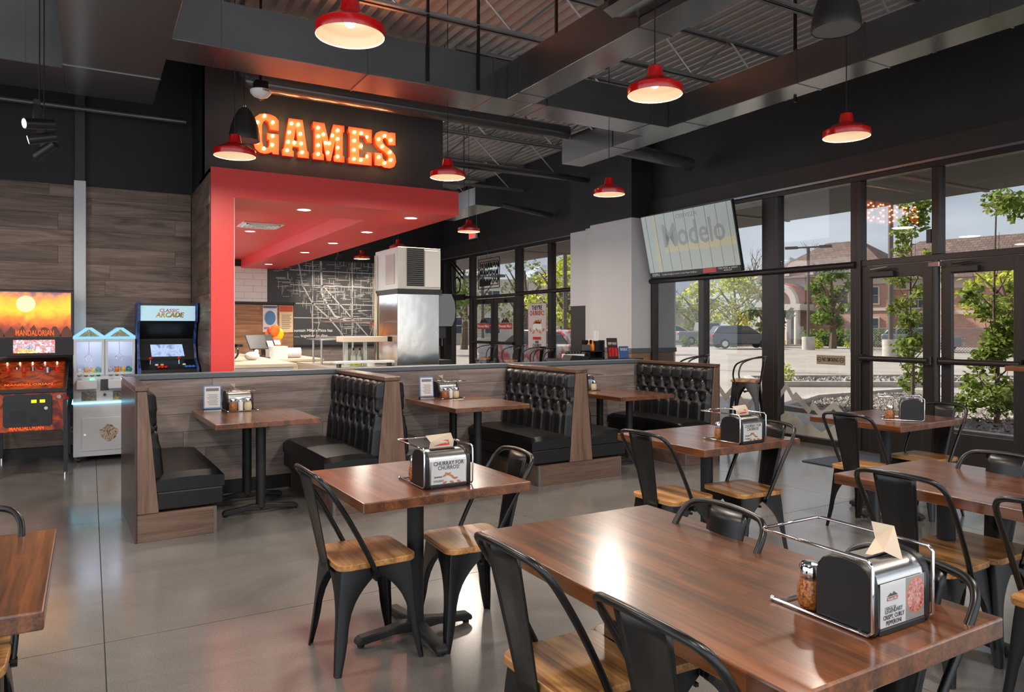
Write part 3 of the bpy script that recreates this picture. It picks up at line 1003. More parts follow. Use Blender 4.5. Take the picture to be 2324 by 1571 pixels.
def table(name, label, x0, x1, y0, y1, H=0.76, th=0.045, peds=((0, 0),), along=('x', 'y'), rz=0, group=None, L=0.3, r=0.04):
    cx, cy = (x0 + x1) / 2, (y0 + y1) / 2
    t = thing(name, label, 'table', (cx, cy, 0), rz, group)
    w, d = (x1 - x0) / 2, (y1 - y0) / 2
    MB().box(-w, w, -d, d, H - th, H).obj('tabletop', TABLE, t, bev=0.005)
    for (px_, py_) in peds:
        pedestal(t, px_, py_, H - th, along, L, r)
    return t


table('dining_table', 'square dark wood table with pedestal base, nearest the half wall and the games', 0.95, 1.765, 2.87, 3.66, rz=0.03)
table('dining_table', 'square dark wood table in the middle row, in front of the third booth', 3.09, 3.95, 3.11, 3.90, rz=0.02)
table('dining_table', 'square dark wood table standing before the entrance doors', 5.03, 5.90, 3.13, 3.88, rz=0.03)
table('dining_table', 'long dark wood table filling the lower right corner', 1.185, 1.955, 0.945, 2.275, peds=((0, 0.38), (0, -0.38)), th=0.05)
table('dining_table', 'long dark wood table at the right edge before the doors', 3.165, 3.95, 0.95, 2.30, peds=((0, 0.35), (0, -0.38)), th=0.05)
table('dining_table', 'wooden tabletop cut off at the left picture edge', -0.88, -0.10, 2.19, 3.06, th=0.05)
table('high_table', 'corner of a high wooden table at the right picture edge by the doors', 7.25, 7.85, 2.9, 3.5, H=1.12, L=0.26)

# ================================================================== HALF WALL AND BOOTHS
BM = Matrix.Translation((0.28, 5.571, 0)) @ Matrix.Rotation(math.radians(1.9), 4, 'Z')
BR = math.radians(1.9)


def bp(x, y, z=0):
    return tuple(BM @ Vector((x, y, z)))


hw = struct('wall_half', MB().box(0.03, 5.66, 1.262, 1.372, 0, 1.03), DARKBASE, 'waist-high plank-faced half wall behind the booths', 'half wall')
hw.matrix_world = BM
MB().box(0.01, 5.68, 1.235, 1.40, 1.032, 1.075).obj('cap', GREYCAP, hw, bev=0.004)
MB().box(0.03, 5.66, 1.244, 1.262, 0, 0.12).obj('base_strip', DARKBASE, hw)
planks(hw, 'x', 0.03, 5.66, 0.121, 1.028, 1.262, -1, 0.152, 1.22, PLANKGREY, seed=11)


def tuft_mesh(Lb):
    y0, y1, z0, z1 = 0.02, Lb, 0.43, 1.03
    rows = [0.90, 0.77, 0.64]
    ny, nz = 122, 60
    sp = (y1 - y0) / 7.5

    def bpos(r, y):
        off = y0 + sp * (0.5 if r % 2 == 0 else 0.0) + sp * 0.25
        k = round((y - off) / sp)
        return off + k * sp

    def groove(y, z):
        if z >= rows[0]:
            return abs(y - bpos(0, y))
        if z <= rows[-1]:
            return abs(y - bpos(len(rows) - 1, y))
        for r in range(len(rows) - 1):
            if rows[r + 1] <= z <= rows[r]:
                s = (rows[r] - z) / (rows[r] - rows[r + 1])
                best = 9
                b = bpos(r, y)
                for bb in (b - sp, b, b + sp):
                    for q in (-0.5, 0.5):
                        # slightly S-shaped pleat
                        ss = s + 0.12 * math.sin(2 * PI * s)
                        best = min(best, abs(y - (bb + q * sp * ss)))
                return best * 0.8
        return 9
    v, f = [], []
    for i in range(nz + 1):
        z = z0 + (z1 - z0) * i / nz
        for j in range(ny + 1):
            y = y0 + (y1 - y0) * j / ny
            g = groove(y, z)
            db = 9
            for r, zr in enumerate(rows):
                db = min(db, math.hypot(y - bpos(r, y), z - zr))
            h = 0.036 - 0.010 * math.exp(-(g / 0.007) ** 2) - 0.022 * math.exp(-(db / 0.018) ** 2)
            h += 0.024 * min(1, g / 0.075) ** 0.6
            e = min(y - y0, y1 - y, z1 - z + 0.0)
            if e < 0.05:
                h -= 0.05 * (1 - math.sqrt(max(0, 1 - (1 - e / 0.05) ** 2)))
            xb = 0.135 - (z - 0.193) * (0.075 / 0.842)
            v.append((xb + h, y, z))
    n = ny + 1
    for i in range(nz):
        for j in range(ny):
            f.append((i * n + j, i * n + j + 1, (i + 1) * n + j + 1, (i + 1) * n + j))
    return MB().add(v, f)


LB = 1.225
tuftm = tuft_mesh(LB).mesh('backrest')
tuftm.materials.append(VINYL)


def cushion_mesh():
    # rounded seat cushion, crowned top
    v, f = [], []
    nx, ny = 14, 26
    x0, x1, y0, y1 = 0.12, 0.565, 0.006, LB
    for i in range(nx + 1):
        for j in range(ny + 1):
            a, b = i / nx, j / ny
            e = min(a * (x1 - x0) + 0.03, (1 - a) * (x1 - x0), b * (y1 - y0), (1 - b) * (y1 - y0))
            z = 0.462 - 0.035 * (1 - math.sqrt(max(0, 1 - (1 - min(e / 0.045, 1)) ** 2))) - 0.012 * (1 - math.sin(PI * a)) - 0.004 * (1 - math.sin(PI * b))
            v.append((x0 + a * (x1 - x0), y0 + b * (y1 - y0), z))
    n = ny + 1
    for i in range(nx):
        for j in range(ny):
            f.append((i * n + j, (i + 1) * n + j, (i + 1) * n + j + 1, i * n + j + 1))
    rim = [i * n for i in range(nx + 1)] + [nx * n + j for j in range(1, n)] + [i * n + ny for i in range(nx - 1, -1, -1)] + [j for j in range(ny - 1, 0, -1)]
    base = len(v)
    for q in rim:
        v.append((v[q][0], v[q][1], 0.335))
    m = len(rim)
    for k in range(m):
        f.append((rim[k], base + k, base + (k + 1) % m, rim[(k + 1) % m]))
    f.append(tuple(range(base, base + m)))
    return MB().add(v, f)


cushm = cushion_mesh().mesh('seat_cushion')
WELT = mat('vinyl_welt', (16, 16, 18), 0.4)


mat('grey_edge', (96, 92, 92), 0.5)


def bench(label, x, sides, outer=None):
    t = thing('booth_bench', label, 'booth bench', bp(x, 0), BR, 'black tufted booth benches')
    half = [(0.0, 0.193), (0.135, 0.193), (0.06, 1.035), (0.0, 1.035)]
    poly = []
    if len(sides) == 2:
        poly = [(-0.135, 0.193), (0.135, 0.193), (0.06, 1.035), (-0.06, 1.035)]
        plo, phi = -0.495, 0.495
    elif sides[0] > 0:
        poly = half
        plo, phi = 0.0, 0.51
    else:
        poly = [(-a, b) for a, b in reversed(half)]
        plo, phi = -0.51, 0.0
    MB().prism(poly, 'y', 0.0, 0.02).obj('end_panel', WALNUT, t, bev=0.002, seg=1)
    MB().prism([(a * 0.97, b) for a, b in poly], 'y', 0.02, LB).obj('back_core', DARKBASE, t)
    lo = min(p[0] for p in poly if p[1] > 1) - 0.012
    hi = max(p[0] for p in poly if p[1] > 1) + 0.012
    MB().box(lo, hi, -0.008, LB + 0.005, 1.037, 1.070).obj('cap', WALNUTY, t, bev=0.004)
    MB().box(plo, phi, 0.004, LB, 0, 0.19).obj('plinth', WALNUTX, t, bev=0.002, seg=1)
    if outer is not None:
        a, b = (-0.014, 0.0) if outer < 0 else (0.0, 0.014)
        MB().box(a, b, -0.002, LB + 0.01, 0, 1.035).obj('outer_panel', wood('dark_walnut_side', (40, 28, 22), (74, 52, 42), 2, 0.28, 0.05, 0.35), t, bev=0.002, seg=1)
    for s in sides:
        xe = (phi if s > 0 else plo)
        MB().box(min(xe, xe - s * 0.022) + s * 0.001, max(xe, xe - s * 0.022) + s * 0.001, 0.001, 0.02, 0.0, 0.191).obj('plinth_edge', MATS['grey_edge'], t)
        o = put('backrest', tuftm, VINYL, t, smooth=60)
        o.scale = (s, 1, 1)
        c = put('seat_cushion', cushm, VINYL, t, smooth=35)
        c.scale = (s, 1, 1)
        lb = MB().box(s * 0.12 if s > 0 else -0.558, 0.558 if s > 0 else -0.12, 0.008, LB, 0.205, 0.332).obj('seat_base', VINYL, t, bev=0.012)
        MB().tube([(s * 0.13, 0.008, 0.334), (s * 0.555, 0.008, 0.334), (s * 0.565, 0.02, 0.334), (s * 0.565, LB - 0.02, 0.334)], 0.003, 6).obj('welt', WELT, c)
    return t


bench('single booth bench with dark outer panel at the games end of the half wall', 0.0, [1], outer=-1)
bench('double booth bench between the first and second booths, tufted black back beside the first menu', 1.862, [-1, 1])
bench('double booth bench between the second and third booths, full tufted back in plain view', 3.80, [-1, 1])
bench('single booth bench at the window end, tufted back facing the third table', 5.69, [-1], outer=1)


def booth_table(label, xa, xb):
    c = bp((xa + xb) / 2, 0.65)
    t = thing('booth_table', label, 'table', c, BR, 'booth tables')
    w = (xb - xa) / 2
    MB().box(-w, w, -0.54, 0.54, 0.717, 0.76).obj('tabletop', TABLE, t, bev=0.005)
    pedestal(t, 0.0, -0.24, 0.717, ('x',), 0.29, 0.038)
    pedestal(t, 0.0, 0.26, 0.717, ('x',), 0.29, 0.038)


booth_table('dark wood booth table on two posts in the first booth, beside the games', 0.52, 1.305)
booth_table('dark wood booth table on two posts in the second booth', 2.5, 3.28)
booth_table('dark wood booth table on two posts in the third booth by the window', 4.39, 5.13)


# ================================================================== TABLE-TOP THINGS
def dispenser(label, loc, rz, poster):
    t = thing('napkin_dispenser', label, 'napkin dispenser', loc, rz, 'napkin dispensers on the tables')
    d, h = 0.15, 0.164
    prof = [(-d / 2 + 0.006, 0.0), (-d / 2, 0.012), (-d / 2 + 0.001, 0.112), (-d / 2 + 0.006, 0.132), (-d / 2 + 0.018, 0.148), (-d / 2 + 0.036, 0.158), (0, h),
            (d / 2 - 0.036, 0.158), (d / 2 - 0.018, 0.148), (d / 2 - 0.006, 0.132), (d / 2 - 0.001, 0.112), (d / 2, 0.012), (d / 2 - 0.006, 0.0)]
    MB().prism(prof, 'x', -0.092, 0.092).obj('body', STEEL, t, smooth=35)
    for s in (-1, 1):
        pr = [(a * 1.05, b * 1.035 if b > 0.01 else b) for a, b in prof]
        MB().prism(pr, 'x', s * 0.092, s * 0.112).obj('end_cap', BLACKPLASTIC, t, bev=0.004, smooth=35)
    MB().box(-0.09, 0.09, -d / 2 - 0.004, -d / 2 + 0.01, 0.0, 0.016).obj('foot_bar', BLACKPLASTIC, t, bev=0.003)
    MB().box(-0.06, 0.06, -0.022, 0.022, h - 0.001, h + 0.002).obj('slot', BLACKPLASTIC, t)
    card = MB().box(-0.086, 0.086, -d / 2 - 0.0025, -d / 2 - 0.0005, 0.018, 0.120).obj('card', PAPER, t)
    y = -d / 2 - 0.0032
    R = (PI / 2, 0, 0)
    if poster == 'pepperoni':
        textmesh('lettering', 'LEGENDARY\nCRISPY, CURLY\nPEPPERONI', 0.0145, INK, card, (-0.036, y, 0.040), R, 0.0002, fit=0.082, spacing=0.95)
        textmesh('caption', 'HOME OF THE', 0.008, GREYINK, card, (-0.048, y, 0.062), R, 0.0002, fit=0.042)
        MB().box(-0.062, -0.02, y - 0.0002, y + 0.0006, 0.078, 0.086).obj('logo_band', REDINK, card)
        textmesh('logo_lettering', "Mountain Mike's", 0.008, PAPER, card, (-0.041, y - 0.0006, 0.082), R, 0.0002, fit=0.038)
        MB().prism([(-0.062, 0.088), (-0.048, 0.096), (-0.042, 0.092), (-0.036, 0.098), (-0.02, 0.088)], 'y', y - 0.0002, y + 0.0006).obj('logo_peak', INK, card)
        MB().box(0.012, 0.086, y + 0.0001, y + 0.0008, 0.018, 0.12).obj('grey_print', mat('card_grey', (150, 148, 146), 0.6) if 'card_grey' not in MATS else MATS['card_grey'], card)
        cr = MB().prism([(min(0.052 + 0.040 * math.cos(k * PI / 16), 0.0845), 0.074 + 0.044 * math.sin(k * PI / 16)) for k in range(32)], 'y', y - 0.0002, y + 0.0006).obj('pizza_print', TAN, card)
        MB().prism([(min(0.052 + 0.036 * math.cos(k * PI / 16), 0.084), 0.074 + 0.040 * math.sin(k * PI / 16)) for k in range(32)], 'y', y - 0.0006, y + 0.0002).obj('topping_print', mat('pepperoni_print', (186, 24, 34), 0.5, noise=(160, (240, 176, 160), 2)) if 'pepperoni_print' not in MATS else MATS['pepperoni_print'], cr)
    elif poster == 'churro':
        textmesh('lettering', 'CHURRAY FOR\nCHURROS!', 0.025, INK, card, (0.0, y, 0.098), R, 0.0002, fit=0.15, spacing=0.8)
        MB().box(-0.072, -0.032, y - 0.0002, y + 0.0006, 0.046, 0.053).obj('logo_band', GREYINK, card)
        textmesh('caption', 'CHURRS!', 0.013, INK, card, (-0.05, y, 0.031), R, 0.0002, fit=0.05)
        MB().prism([(-0.008, 0.03), (0.045, 0.027), (0.047, 0.047), (-0.01, 0.05)], 'y', y - 0.0002, y + 0.0006).obj('box_print', WHITE, card)
        for k in range(9):
            a = random.Random(k).uniform(-0.6, 0.6)
            cx, cz = (-0.02 + 0.011 * k, 0.05 + 0.012 * math.sin(k * 0.9 + 0.4)) if k < 6 else (-0.02 + 0.035 * (k - 6), 0.023)
            MB().prism([(cx + 0.011 * math.cos(q) * math.cos(a) - 0.005 * math.sin(q) * math.sin(a), cz + 0.011 * math.cos(q) * math.sin(a) + 0.005 * math.sin(q) * math.cos(a)) for q in [i * PI / 5 for i in range(10)]], 'y', y - 0.0004, y + 0.0006).obj('churro_print', TAN, card)
    elif poster == 'plain':
        pass
    MB().box(-0.089, 0.089, -d / 2 - 0.0065, -d / 2 - 0.0050, 0.016, 0.123).obj('window', JARGLASS, t)
    return t


def napkin(label, loc, rz, kind=0):
    t = thing('paper_napkin', label, 'napkin', loc, rz, 'paper napkins pulled from the dispensers')
    if kind == 0:   # upright with red print
        m = MB()
        m.add([(-0.062, 0.0, 0.0), (0.062, 0.004, 0.0), (0.07, 0.012, 0.03), (0.064, 0.03, 0.066), (-0.066, 0.028, 0.062), (-0.05, 0.008, 0.034)], [(0, 1, 2, 5), (5, 2, 3, 4)])
        o = m.obj('sheet', KRAFT, t)
        o.modifiers.new('thick', 'SOLIDIFY').thickness = 0.0012
        q = MB()
        q.add([(-0.036, 0.0040, 0.014), (0.045, 0.0060, 0.016), (0.043, 0.0135, 0.038), (-0.038, 0.0115, 0.036)], [(0, 1, 2, 3)])
        q.obj('logo_print', REDINK, o)
        textmesh('logo_lettering', "Mountain Mike's", 0.014, PAPER, o, (0.003, 0.0065, 0.026), (PI / 2 - 0.35, PI, 0), 0.0002, fit=0.07)
    else:           # twisted, pointing up
        m = MB()
        m.add([(-0.05, -0.01, 0.0), (0.055, 0.0, 0.0), (0.0, -0.03, 0.012), (0.045, -0.05, -0.012), (0.065, -0.015, 0.062), (0.025, 0.02, 0.072), (0.03, 0.012, 0.03)],
              [(0, 2, 6), (2, 3, 4), (2, 4, 6), (6, 4, 5), (0, 6, 1)])
        o = m.obj('sheet', KRAFT, t)
        o.modifiers.new('thick', 'SOLIDIFY').thickness = 0.0012
    return t


def caddy(label, loc, rz):
    t = thing('wire_caddy', label, 'caddy', loc, rz, 'chrome wire caddies on the tables')
    w, r = 0.120, 0.0042
    ya, yb = -0.158, 0.165
    R = 0.012

    def side(s):
        x = s * w
        return [(x, yb - 0.04, 0.006), (x, ya + R, 0.006), (x, ya, 0.006 + R), (x, ya, 0.180 - R), (x, ya + R, 0.180), (x, yb - R, 0.180)]
    top = side(-1) + [(-w + R, yb, 0.180), (w - R, yb, 0.180)] + list(reversed(side(1)))
    MB().tube(top, r, 8).obj('wire', CHROME, t, smooth=60)
    for s in (-1, 1):
        MB().sphere((s * w, yb - 0.04, 0.0075), 0.0075, 10, 8).obj('ball_end', CHROME, t, smooth=60)
    for yc in (ya + 0.04, yb - 0.06):
        MB().tube([(-w, yc, 0.006), (w, yc, 0.006)], r, 6).obj('cross_wire', CHROME, t)
    return t


FLAKES = mat('red_pepper_flakes', (96, 22, 8), 0.6, noise=(150, (206, 130, 50), 2))
PARM = mat('grated_parmesan', (226, 204, 160), 0.8, noise=(240, (238, 222, 184), 2))


def shaker(label, loc, kind):
    if kind == 'salt':
        t = thing('salt_shaker', label, 'shaker', loc, 0, 'shakers on the booth tables')
        MB().lathe([(0.019, 0), (0.02, 0.004), (0.02, 0.082), (0.018, 0.086)], 20).obj('body', WHITE, t, smooth=40)
        MB().lathe([(0.0195, 0.086), (0.0195, 0.098), (0.015, 0.104)], 20).obj('cap', CHROME, t, smooth=40)
        return t
    nm = {'pepper': 'pepper_flake_shaker', 'parm': 'parmesan_shaker', 'empty': 'glass_shaker'}[kind]
    t = thing(nm, label, 'shaker', loc, 0, 'shakers on the booth tables')
    g = [(0.026, 0.0), (0.030, 0.006), (0.034, 0.03), (0.033, 0.055), (0.027, 0.078), (0.0255, 0.088)]
    MB().lathe(g, 20).obj('jar', JARGLASS, t, smooth=50)
    if kind != 'empty':
        MB().lathe([(0.024, 0.003), (0.028, 0.008), (0.0325, 0.03), (0.0315, 0.055), (0.026, 0.077)], 18).obj('contents', FLAKES if kind == 'pepper' else PARM, t, smooth=50)
    MB().lathe([(0.0275, 0.086), (0.0285, 0.09), (0.0285, 0.108), (0.022, 0.117), (0.001, 0.119)], 20).obj('cap', CHROME, t, smooth=40)
    return t


def rot(p, a):
    return (p[0] * math.cos(a) - p[1] * math.sin(a), p[0] * math.sin(a) + p[1] * math.cos(a))


def place_set(cx, cy, a, where, poster, jars, nk=0, z=0.76, doff=-0.078):
    dx, dy = rot((0, doff), a)
    dispenser('black and chrome napkin dispenser ' + where[0], (cx + dx, cy + dy, z), a, poster)
    caddy('chrome wire caddy ' + where[1], (cx, cy, z), a)
    for (jx, jy, k, lab) in jars:
        qx, qy = rot((jx, jy), a)
        shaker(lab, (cx + qx, cy + qy, z), k)
    if nk is not None:
        napkin('paper napkin ' + where[2], (cx + dx, cy + dy, z + 0.160), a, nk)


place_set(1.672, 1.185, 0.0, ('with the legendary crispy pepperoni card on the long table', 'around the pepperoni dispenser on the long table', 'twisted upright in the pepperoni dispenser'), 'pepperoni',
          [(-0.078, 0.040, 'pepper', 'glass shaker of red pepper flakes beside the pepperoni dispenser')], 1)
place_set(1.39, 3.12, 0.02, ('with the churro card on the square table nearest the booths', 'around the churro dispenser nearest the booths', 'with red print in the dispenser nearest the booths'), 'churro',
          [(-0.074, 0.042, 'pepper', 'pepper flake shaker half hidden behind the churro dispenser nearest the booths')], 0)
place_set(3.53, 3.29, 0.05, ('with the churro card, before the third booth', 'around the churro dispenser before the third booth', 'with red print in the dispenser before the third booth'), 'churro',
          [(-0.074, 0.042, 'pepper', 'pepper flake shaker beside the dispenser before the third booth')], 0)
place_set(5.45, 3.38, 0.62, ('on the square table before the entrance doors', 'on the square table before the entrance doors', 'lying on the dispenser before the entrance doors'), 'plain',
          [(-0.06, 0.07, 'pepper', 'pepper flake shaker on the square table before the entrance doors')], 0)
b1 = bp(0.87, 0.98)
place_set(b1[0], b1[1], PI + BR, ('in the first booth, behind three shakers', 'in the first booth against the half wall', 'folded in the first booth dispenser'), 'plain',
          [(0.07, 0.075, 'pepper', 'pepper flake shaker on the first booth table'), (0.01, 0.08, 'salt', 'white salt shaker on the first booth table'), (-0.05, 0.075, 'parm', 'parmesan shaker on the first booth table')], 1)
b2 = bp(2.88, 1.0)
place_set(b2[0], b2[1], PI + BR, ('in the second booth, behind three shakers', 'in the second booth against the half wall', 'folded in the second booth dispenser'), 'plain',
          [(0.07, 0.075, 'pepper', 'pepper flake shaker on the second booth table'), (0.01, 0.08, 'salt', 'white salt shaker on the second booth table'), (-0.05, 0.075, 'parm', 'parmesan shaker on the second booth table')], 1)
b3 = bp(4.62, 0.98)
place_set(b3[0], b3[1], PI + BR, ('in the third booth, hidden behind the bench end', 'peeking past the bench end in the third booth', 'in the third booth'), 'plain', [(-0.05, 0.075, 'parm', 'parmesan shaker peeking past the bench end in the third booth')], None)
BLUE = mat('blue_plastic', (98, 136, 190), 0.4)
for k, (x, lab) in enumerate(((0.655, 'blue-framed menu stand on the first booth table'), (2.65, 'blue-framed menu stand on the second booth table'))):
    q = bp(x, 1.02)
    t = thing('menu_stand', lab, 'menu stand', (q[0], q[1], 0.76), BR - 0.15, 'blue menu stands on the booth tables')
    f = MB().prism(rounded_rect(0.14, 0.20, 0.012), 'y', -0.006, 0.006)
    f.xf(Matrix.Translation((0, 0, 0.122)) @ Matrix.Rotation(-0.12, 4, 'X'))
    fr = f.obj('frame', BLUE, t)
    s = MB().box(-0.061, 0.061, -0.0085, -0.0065, -0.088, 0.088)
    s.xf(Matrix.Translation((0, 0, 0.122)) @ Matrix.Rotation(-0.12, 4, 'X'))
    sh = s.obj('menu_sheet', PAPER, fr)
    for i in range(9):
        q2 = MB().box(-0.045 + 0.01 * (i % 3), 0.045 - 0.008 * (i % 2), -0.0095, -0.0085, 0.03 - i * 0.012, 0.034 - i * 0.012)
        if i == 0:
            q2 = MB().box(-0.05, 0.05, -0.0095, -0.0085, 0.05, 0.075)
        q2.xf(Matrix.Translation((0, 0, 0.122)) @ Matrix.Rotation(-0.12, 4, 'X'))
        q2.obj('text_line', GREYINK, sh)
    MB().prism([(-0.04, 0.0), (0.05, 0.0), (0.012, 0.025), (-0.012, 0.025)], 'x', -0.072, 0.072).obj('base', BLACKPLASTIC, t, bev=0.003)


# ================================================================== LAMPS
def pendant(name, label, x, y, power=LAMP_W, z=3.0):
    t = thing(name, label, 'lamp', (x, y, z), 0, 'red pendant lamps')
    out = [(0.178, 0.0), (0.180, 0.004), (0.180, 0.05), (0.155, 0.066), (0.10, 0.098), (0.062, 0.112), (0.056, 0.118), (0.046, 0.185), (0.040, 0.190), (0.010, 0.192)]
    MB().lathe(out, 40, caps=False).obj('shade', REDENAMEL, t, smooth=40)
    inn = [(0.1775, 0.0005), (0.1655, 0.049), (0.152, 0.064), (0.098, 0.095), (0.055, 0.109), (0.045, 0.13), (0.001, 0.131)]
    MB().lathe(inn, 40, caps=False).obj('lining', CREAM, t, smooth=40)
    MB().sphere((0, 0, 0.075), 0.03, 14, 10).obj('bulb', BULB, t, smooth=60)
    MB().cyl((0, 0, 0.19), (0, 0, ZC - z), 0.004, n=6).obj('cord', BLACKPLASTIC, t)
    l = bpy.data.lights.new('pendant_light', 'AREA')
    l.shape = 'DISK'
    l.size = 0.30
    l.energy = power
    l.color = (1.0, 0.88, 0.75)
    o = bpy.data.objects.new('pendant_light', l)
    COL.objects.link(o)
    o.parent = t
    o.location = (0, 0, 0.006)
    return t


for (x, y, lab) in ((1.18, 3.72, 'large red pendant lamp at top, showing its glowing bulb, above the square table'),
                    (3.21, 3.66, 'red pendant lamp in front of the branch duct'),
                    (5.25, 3.70, 'red pendant lamp before the black wall over the entrance windows'),
                    (5.17, 6.68, 'red pendant lamp over the third booth, beside the white pier'),
                    (3.16, 6.75, 'red pendant lamp over the second booth at the end of the sign wall'),
                    (1.12, 6.85, 'red pendant lamp over the first booth beside the lit letters'),
                    (5.25, 10.42, 'red pendant lamp beyond the half wall above the exit sign'),
                    (5.28, 15.8, 'red pendant lamp farthest back, against the map wall'),
                    (5.25, 13.5, 'red pendant lamp whose neck shows above the ice machine'),
                    (-0.9, 3.72, 'unseen red pendant lamp left of the picture near the games'),  # from here on unseen lamps, extending the grid to light the room
                    (-1.7, 6.85, 'unseen red pendant lamp added to brighten the games corner before the pinball machine'),  # added off the grid to brighten the games corner
                    (-0.9, 0.6, 'unseen red pendant lamp behind the camera, left'),
                    (1.18, 0.3, 'unseen red pendant lamp above the camera position'),
                    (3.21, 0.6, 'unseen red pendant lamp above the lower right long table'),
                    (5.25, 0.6, 'unseen red pendant lamp above the right picture edge')):
    pendant('pendant_lamp', lab, x, y)


def speaker(label, x, y, z=3.36):
    t = thing('pendant_speaker', label, 'speaker', (x, y, z), 0, 'black bell-shaped hanging speakers')
    MB().lathe([(0.148, 0.0), (0.153, 0.012), (0.15, 0.06), (0.135, 0.14), (0.105, 0.23), (0.06, 0.31), (0.03, 0.335), (0.001, 0.338)], 32, caps=False).obj('shell', mat('speaker_black', (34, 33, 33), 0.5), t, smooth=50)
    MB().lathe([(0.001, 0.004), (0.146, 0.004)], 32, caps=False).obj('grille', mat('speaker_grille', (120, 120, 120), 0.5, 0.3), t)
    MB().tube([(0.0, 0, 0.335), (0.004, 0, 0.37), (-0.003, 0, 0.42), (0, 0, ZC - z)], 0.004, 6).obj('cable', GUNMETAL, t)
    MB().tube([(0.0, 0, 0.33), (0.012, 0, 0.35), (0, 0, 0.38), (-0.012, 0, 0.35)], 0.003, 6, closed=True).obj('hook', CHROME, t)
    return t


speaker('black bell-shaped speaker hanging at the top right', 4.18, 3.02, 3.40)
speaker('black bell-shaped speaker hanging in front of the letter G', 1.37, 7.80, 3.38)


def spot(label, x, y, z, yaw, tilt, lit=True, s=1.0, group='track spotlights over the games', light=0.0):
    t = thing('track_spotlight', label, 'spotlight', (x, y, z), yaw, group)
    c = Matrix.Rotation(tilt, 4, 'X')
    m = MB().cyl((0, -0.075 * s, 0), (0, 0.105 * s, 0), 0.036 * s, n=20)
    m.xf(c)
    m.obj('barrel', BLACKPLASTIC, t, smooth=40)
    m = MB().cyl((0, -0.078 * s, 0), (0, -0.0755 * s, 0), 0.028 * s, n=20)
    m.xf(c)
    m.obj('lens', BULB if lit else BLACKPLASTIC, t)
    MB().box(-0.012 * s, 0.012 * s, -0.02 * s, 0.02 * s, 0.03 * s, 0.13 * s).obj('bracket', BLACKPLASTIC, t)
    if light:
        l = bpy.data.lights.new('spot_light', 'SPOT')
        l.energy = light
        l.spot_size = math.radians(55)
        l.spot_blend = 0.6
        l.color = (1, 0.85, 0.68)
        l.shadow_soft_size = 0.03
        o = bpy.data.objects.new('spot_light', l)
        COL.objects.link(o)
        o.parent = t
        d = c @ Vector((0, -0.09 * s, 0))
        o.location = d
        o.rotation_euler = (c @ Vector((0, -1, 0))).to_track_quat('-Z', 'Y').to_euler()
    return t


trk = thing('light_track', 'black ceiling track of the spotlights over the games', 'track', (-0.31, 6.2, 2.98))
MB().box(-0.018, 0.018, -0.35, 0.75, 0, 0.035).obj('rail', BLACKPLASTIC, trk)
MB().cyl((0, 0.0, 0.035), (0, 0, ZC - 2.98), 0.005, n=6).cyl((0, 0.6, 0.035), (0, 0.6, ZC - 2.98), 0.005, n=6).obj('cable', GUNMETAL, trk)
spot('nearest of the three black track spotlights, its lens glowing', -0.31, 5.86, 2.85, -1.15, 0.18, True)
spot('middle of the three black track spotlights', -0.31, 6.30, 2.85, -1.62, 0.25, True)
spot('rearmost and darkest of the three black track spotlights', -0.31, 6.75, 2.85, -2.1, 0.6, False)
trk2 = thing('light_track', 'black ceiling track in front of the map wall', 'track', (5.6, 16.5, 3.32))
MB().box(-1.1, 0.9, -0.02, 0.02, 0, 0.04).obj('rail', BLACKPLASTIC, trk2)
MB().cyl((-0.9, 0, 0.04), (-0.9, 0, ZC - 3.32), 0.006, n=6).cyl((0.7, 0, 0.04), (0.7, 0, ZC - 3.32), 0.006, n=6).obj('cable', GUNMETAL, trk2)
for k, (x, lab) in enumerate(((4.95, 'left of the three spotlights aimed at the map'), (5.5, 'middle of the three spotlights aimed at the map'), (6.1, 'right of the three spotlights aimed at the map'))):
    spot(lab, x, 16.5, 3.10, PI, 0.62, True, 1.5, 'track spotlights before the map', 60)

# downlights in the red soffit
DL = mat('downlight_lens', (255, 250, 244), 0.4, emit=(255, 244, 226), es=7)
for (x, y, z, lab) in ((2.19, 8.66, 2.86, 'recessed downlight in the front of the red soffit, nearer the red post'),
                       (3.53, 8.64, 2.86, 'recessed downlight at the outer corner of the red soffit'),
                       (3.50, 10.25, 2.86, 'second recessed downlight along the red soffit edge'),
                       (3.48, 11.89, 2.86, 'third recessed downlight along the red soffit edge'),
                       (3.46, 13.63, 2.86, 'fourth recessed downlight along the red soffit edge'),
                       (3.42, 16.6, 2.86, 'recessed downlight farthest back in the red soffit'),
                       (2.06, 9.85, 3.06, 'recessed downlight in the red tray before the square vent'),
                       (2.3, 12.6, 3.06, 'recessed downlight in the red tray behind the square vent')):
    t = thing('downlight', lab, 'downlight', (x, y, z), 0, 'recessed downlights in the red soffit')
    MB().lathe([(0.075, -0.004), (0.092, -0.004), (0.092, 0.0), (0.075, 0.0)], 24, caps=False).obj('ring', WHITE, t)
    MB().lathe([(0.001, -0.002), (0.076, -0.002)], 24, caps=False).obj('lens', DL, t)
    l = bpy.data.lights.new('downlight_light', 'SPOT')
    l.energy = 135
    l.spot_size = math.radians(125)
    l.spot_blend = 0.5
    l.color = (1, 0.9, 0.78)
    l.shadow_soft_size = 0.06
    o = bpy.data.objects.new('downlight_light', l)
    COL.objects.link(o)
    o.parent = t
    o.location = (0, 0, -0.02)
v = thing('ceiling_vent', 'square white air vent in the red tray', 'vent', (2.3, 11.75, 3.06))
MB().box(-0.3, 0.3, -0.3, 0.3, -0.015, 0).obj('plate', WHITE, v)
for k in range(4):
    a = 0.25 - 0.055 * k
    MB().box(-a, a, -a, -a + 0.02, -0.03, -0.015).box(-a, a, a - 0.02, a, -0.03, -0.015).box(-a, -a + 0.02, -a, a, -0.03, -0.015).box(a - 0.02, a, -a, a, -0.03, -0.015).obj('louvre', WHITEPAINT, v)

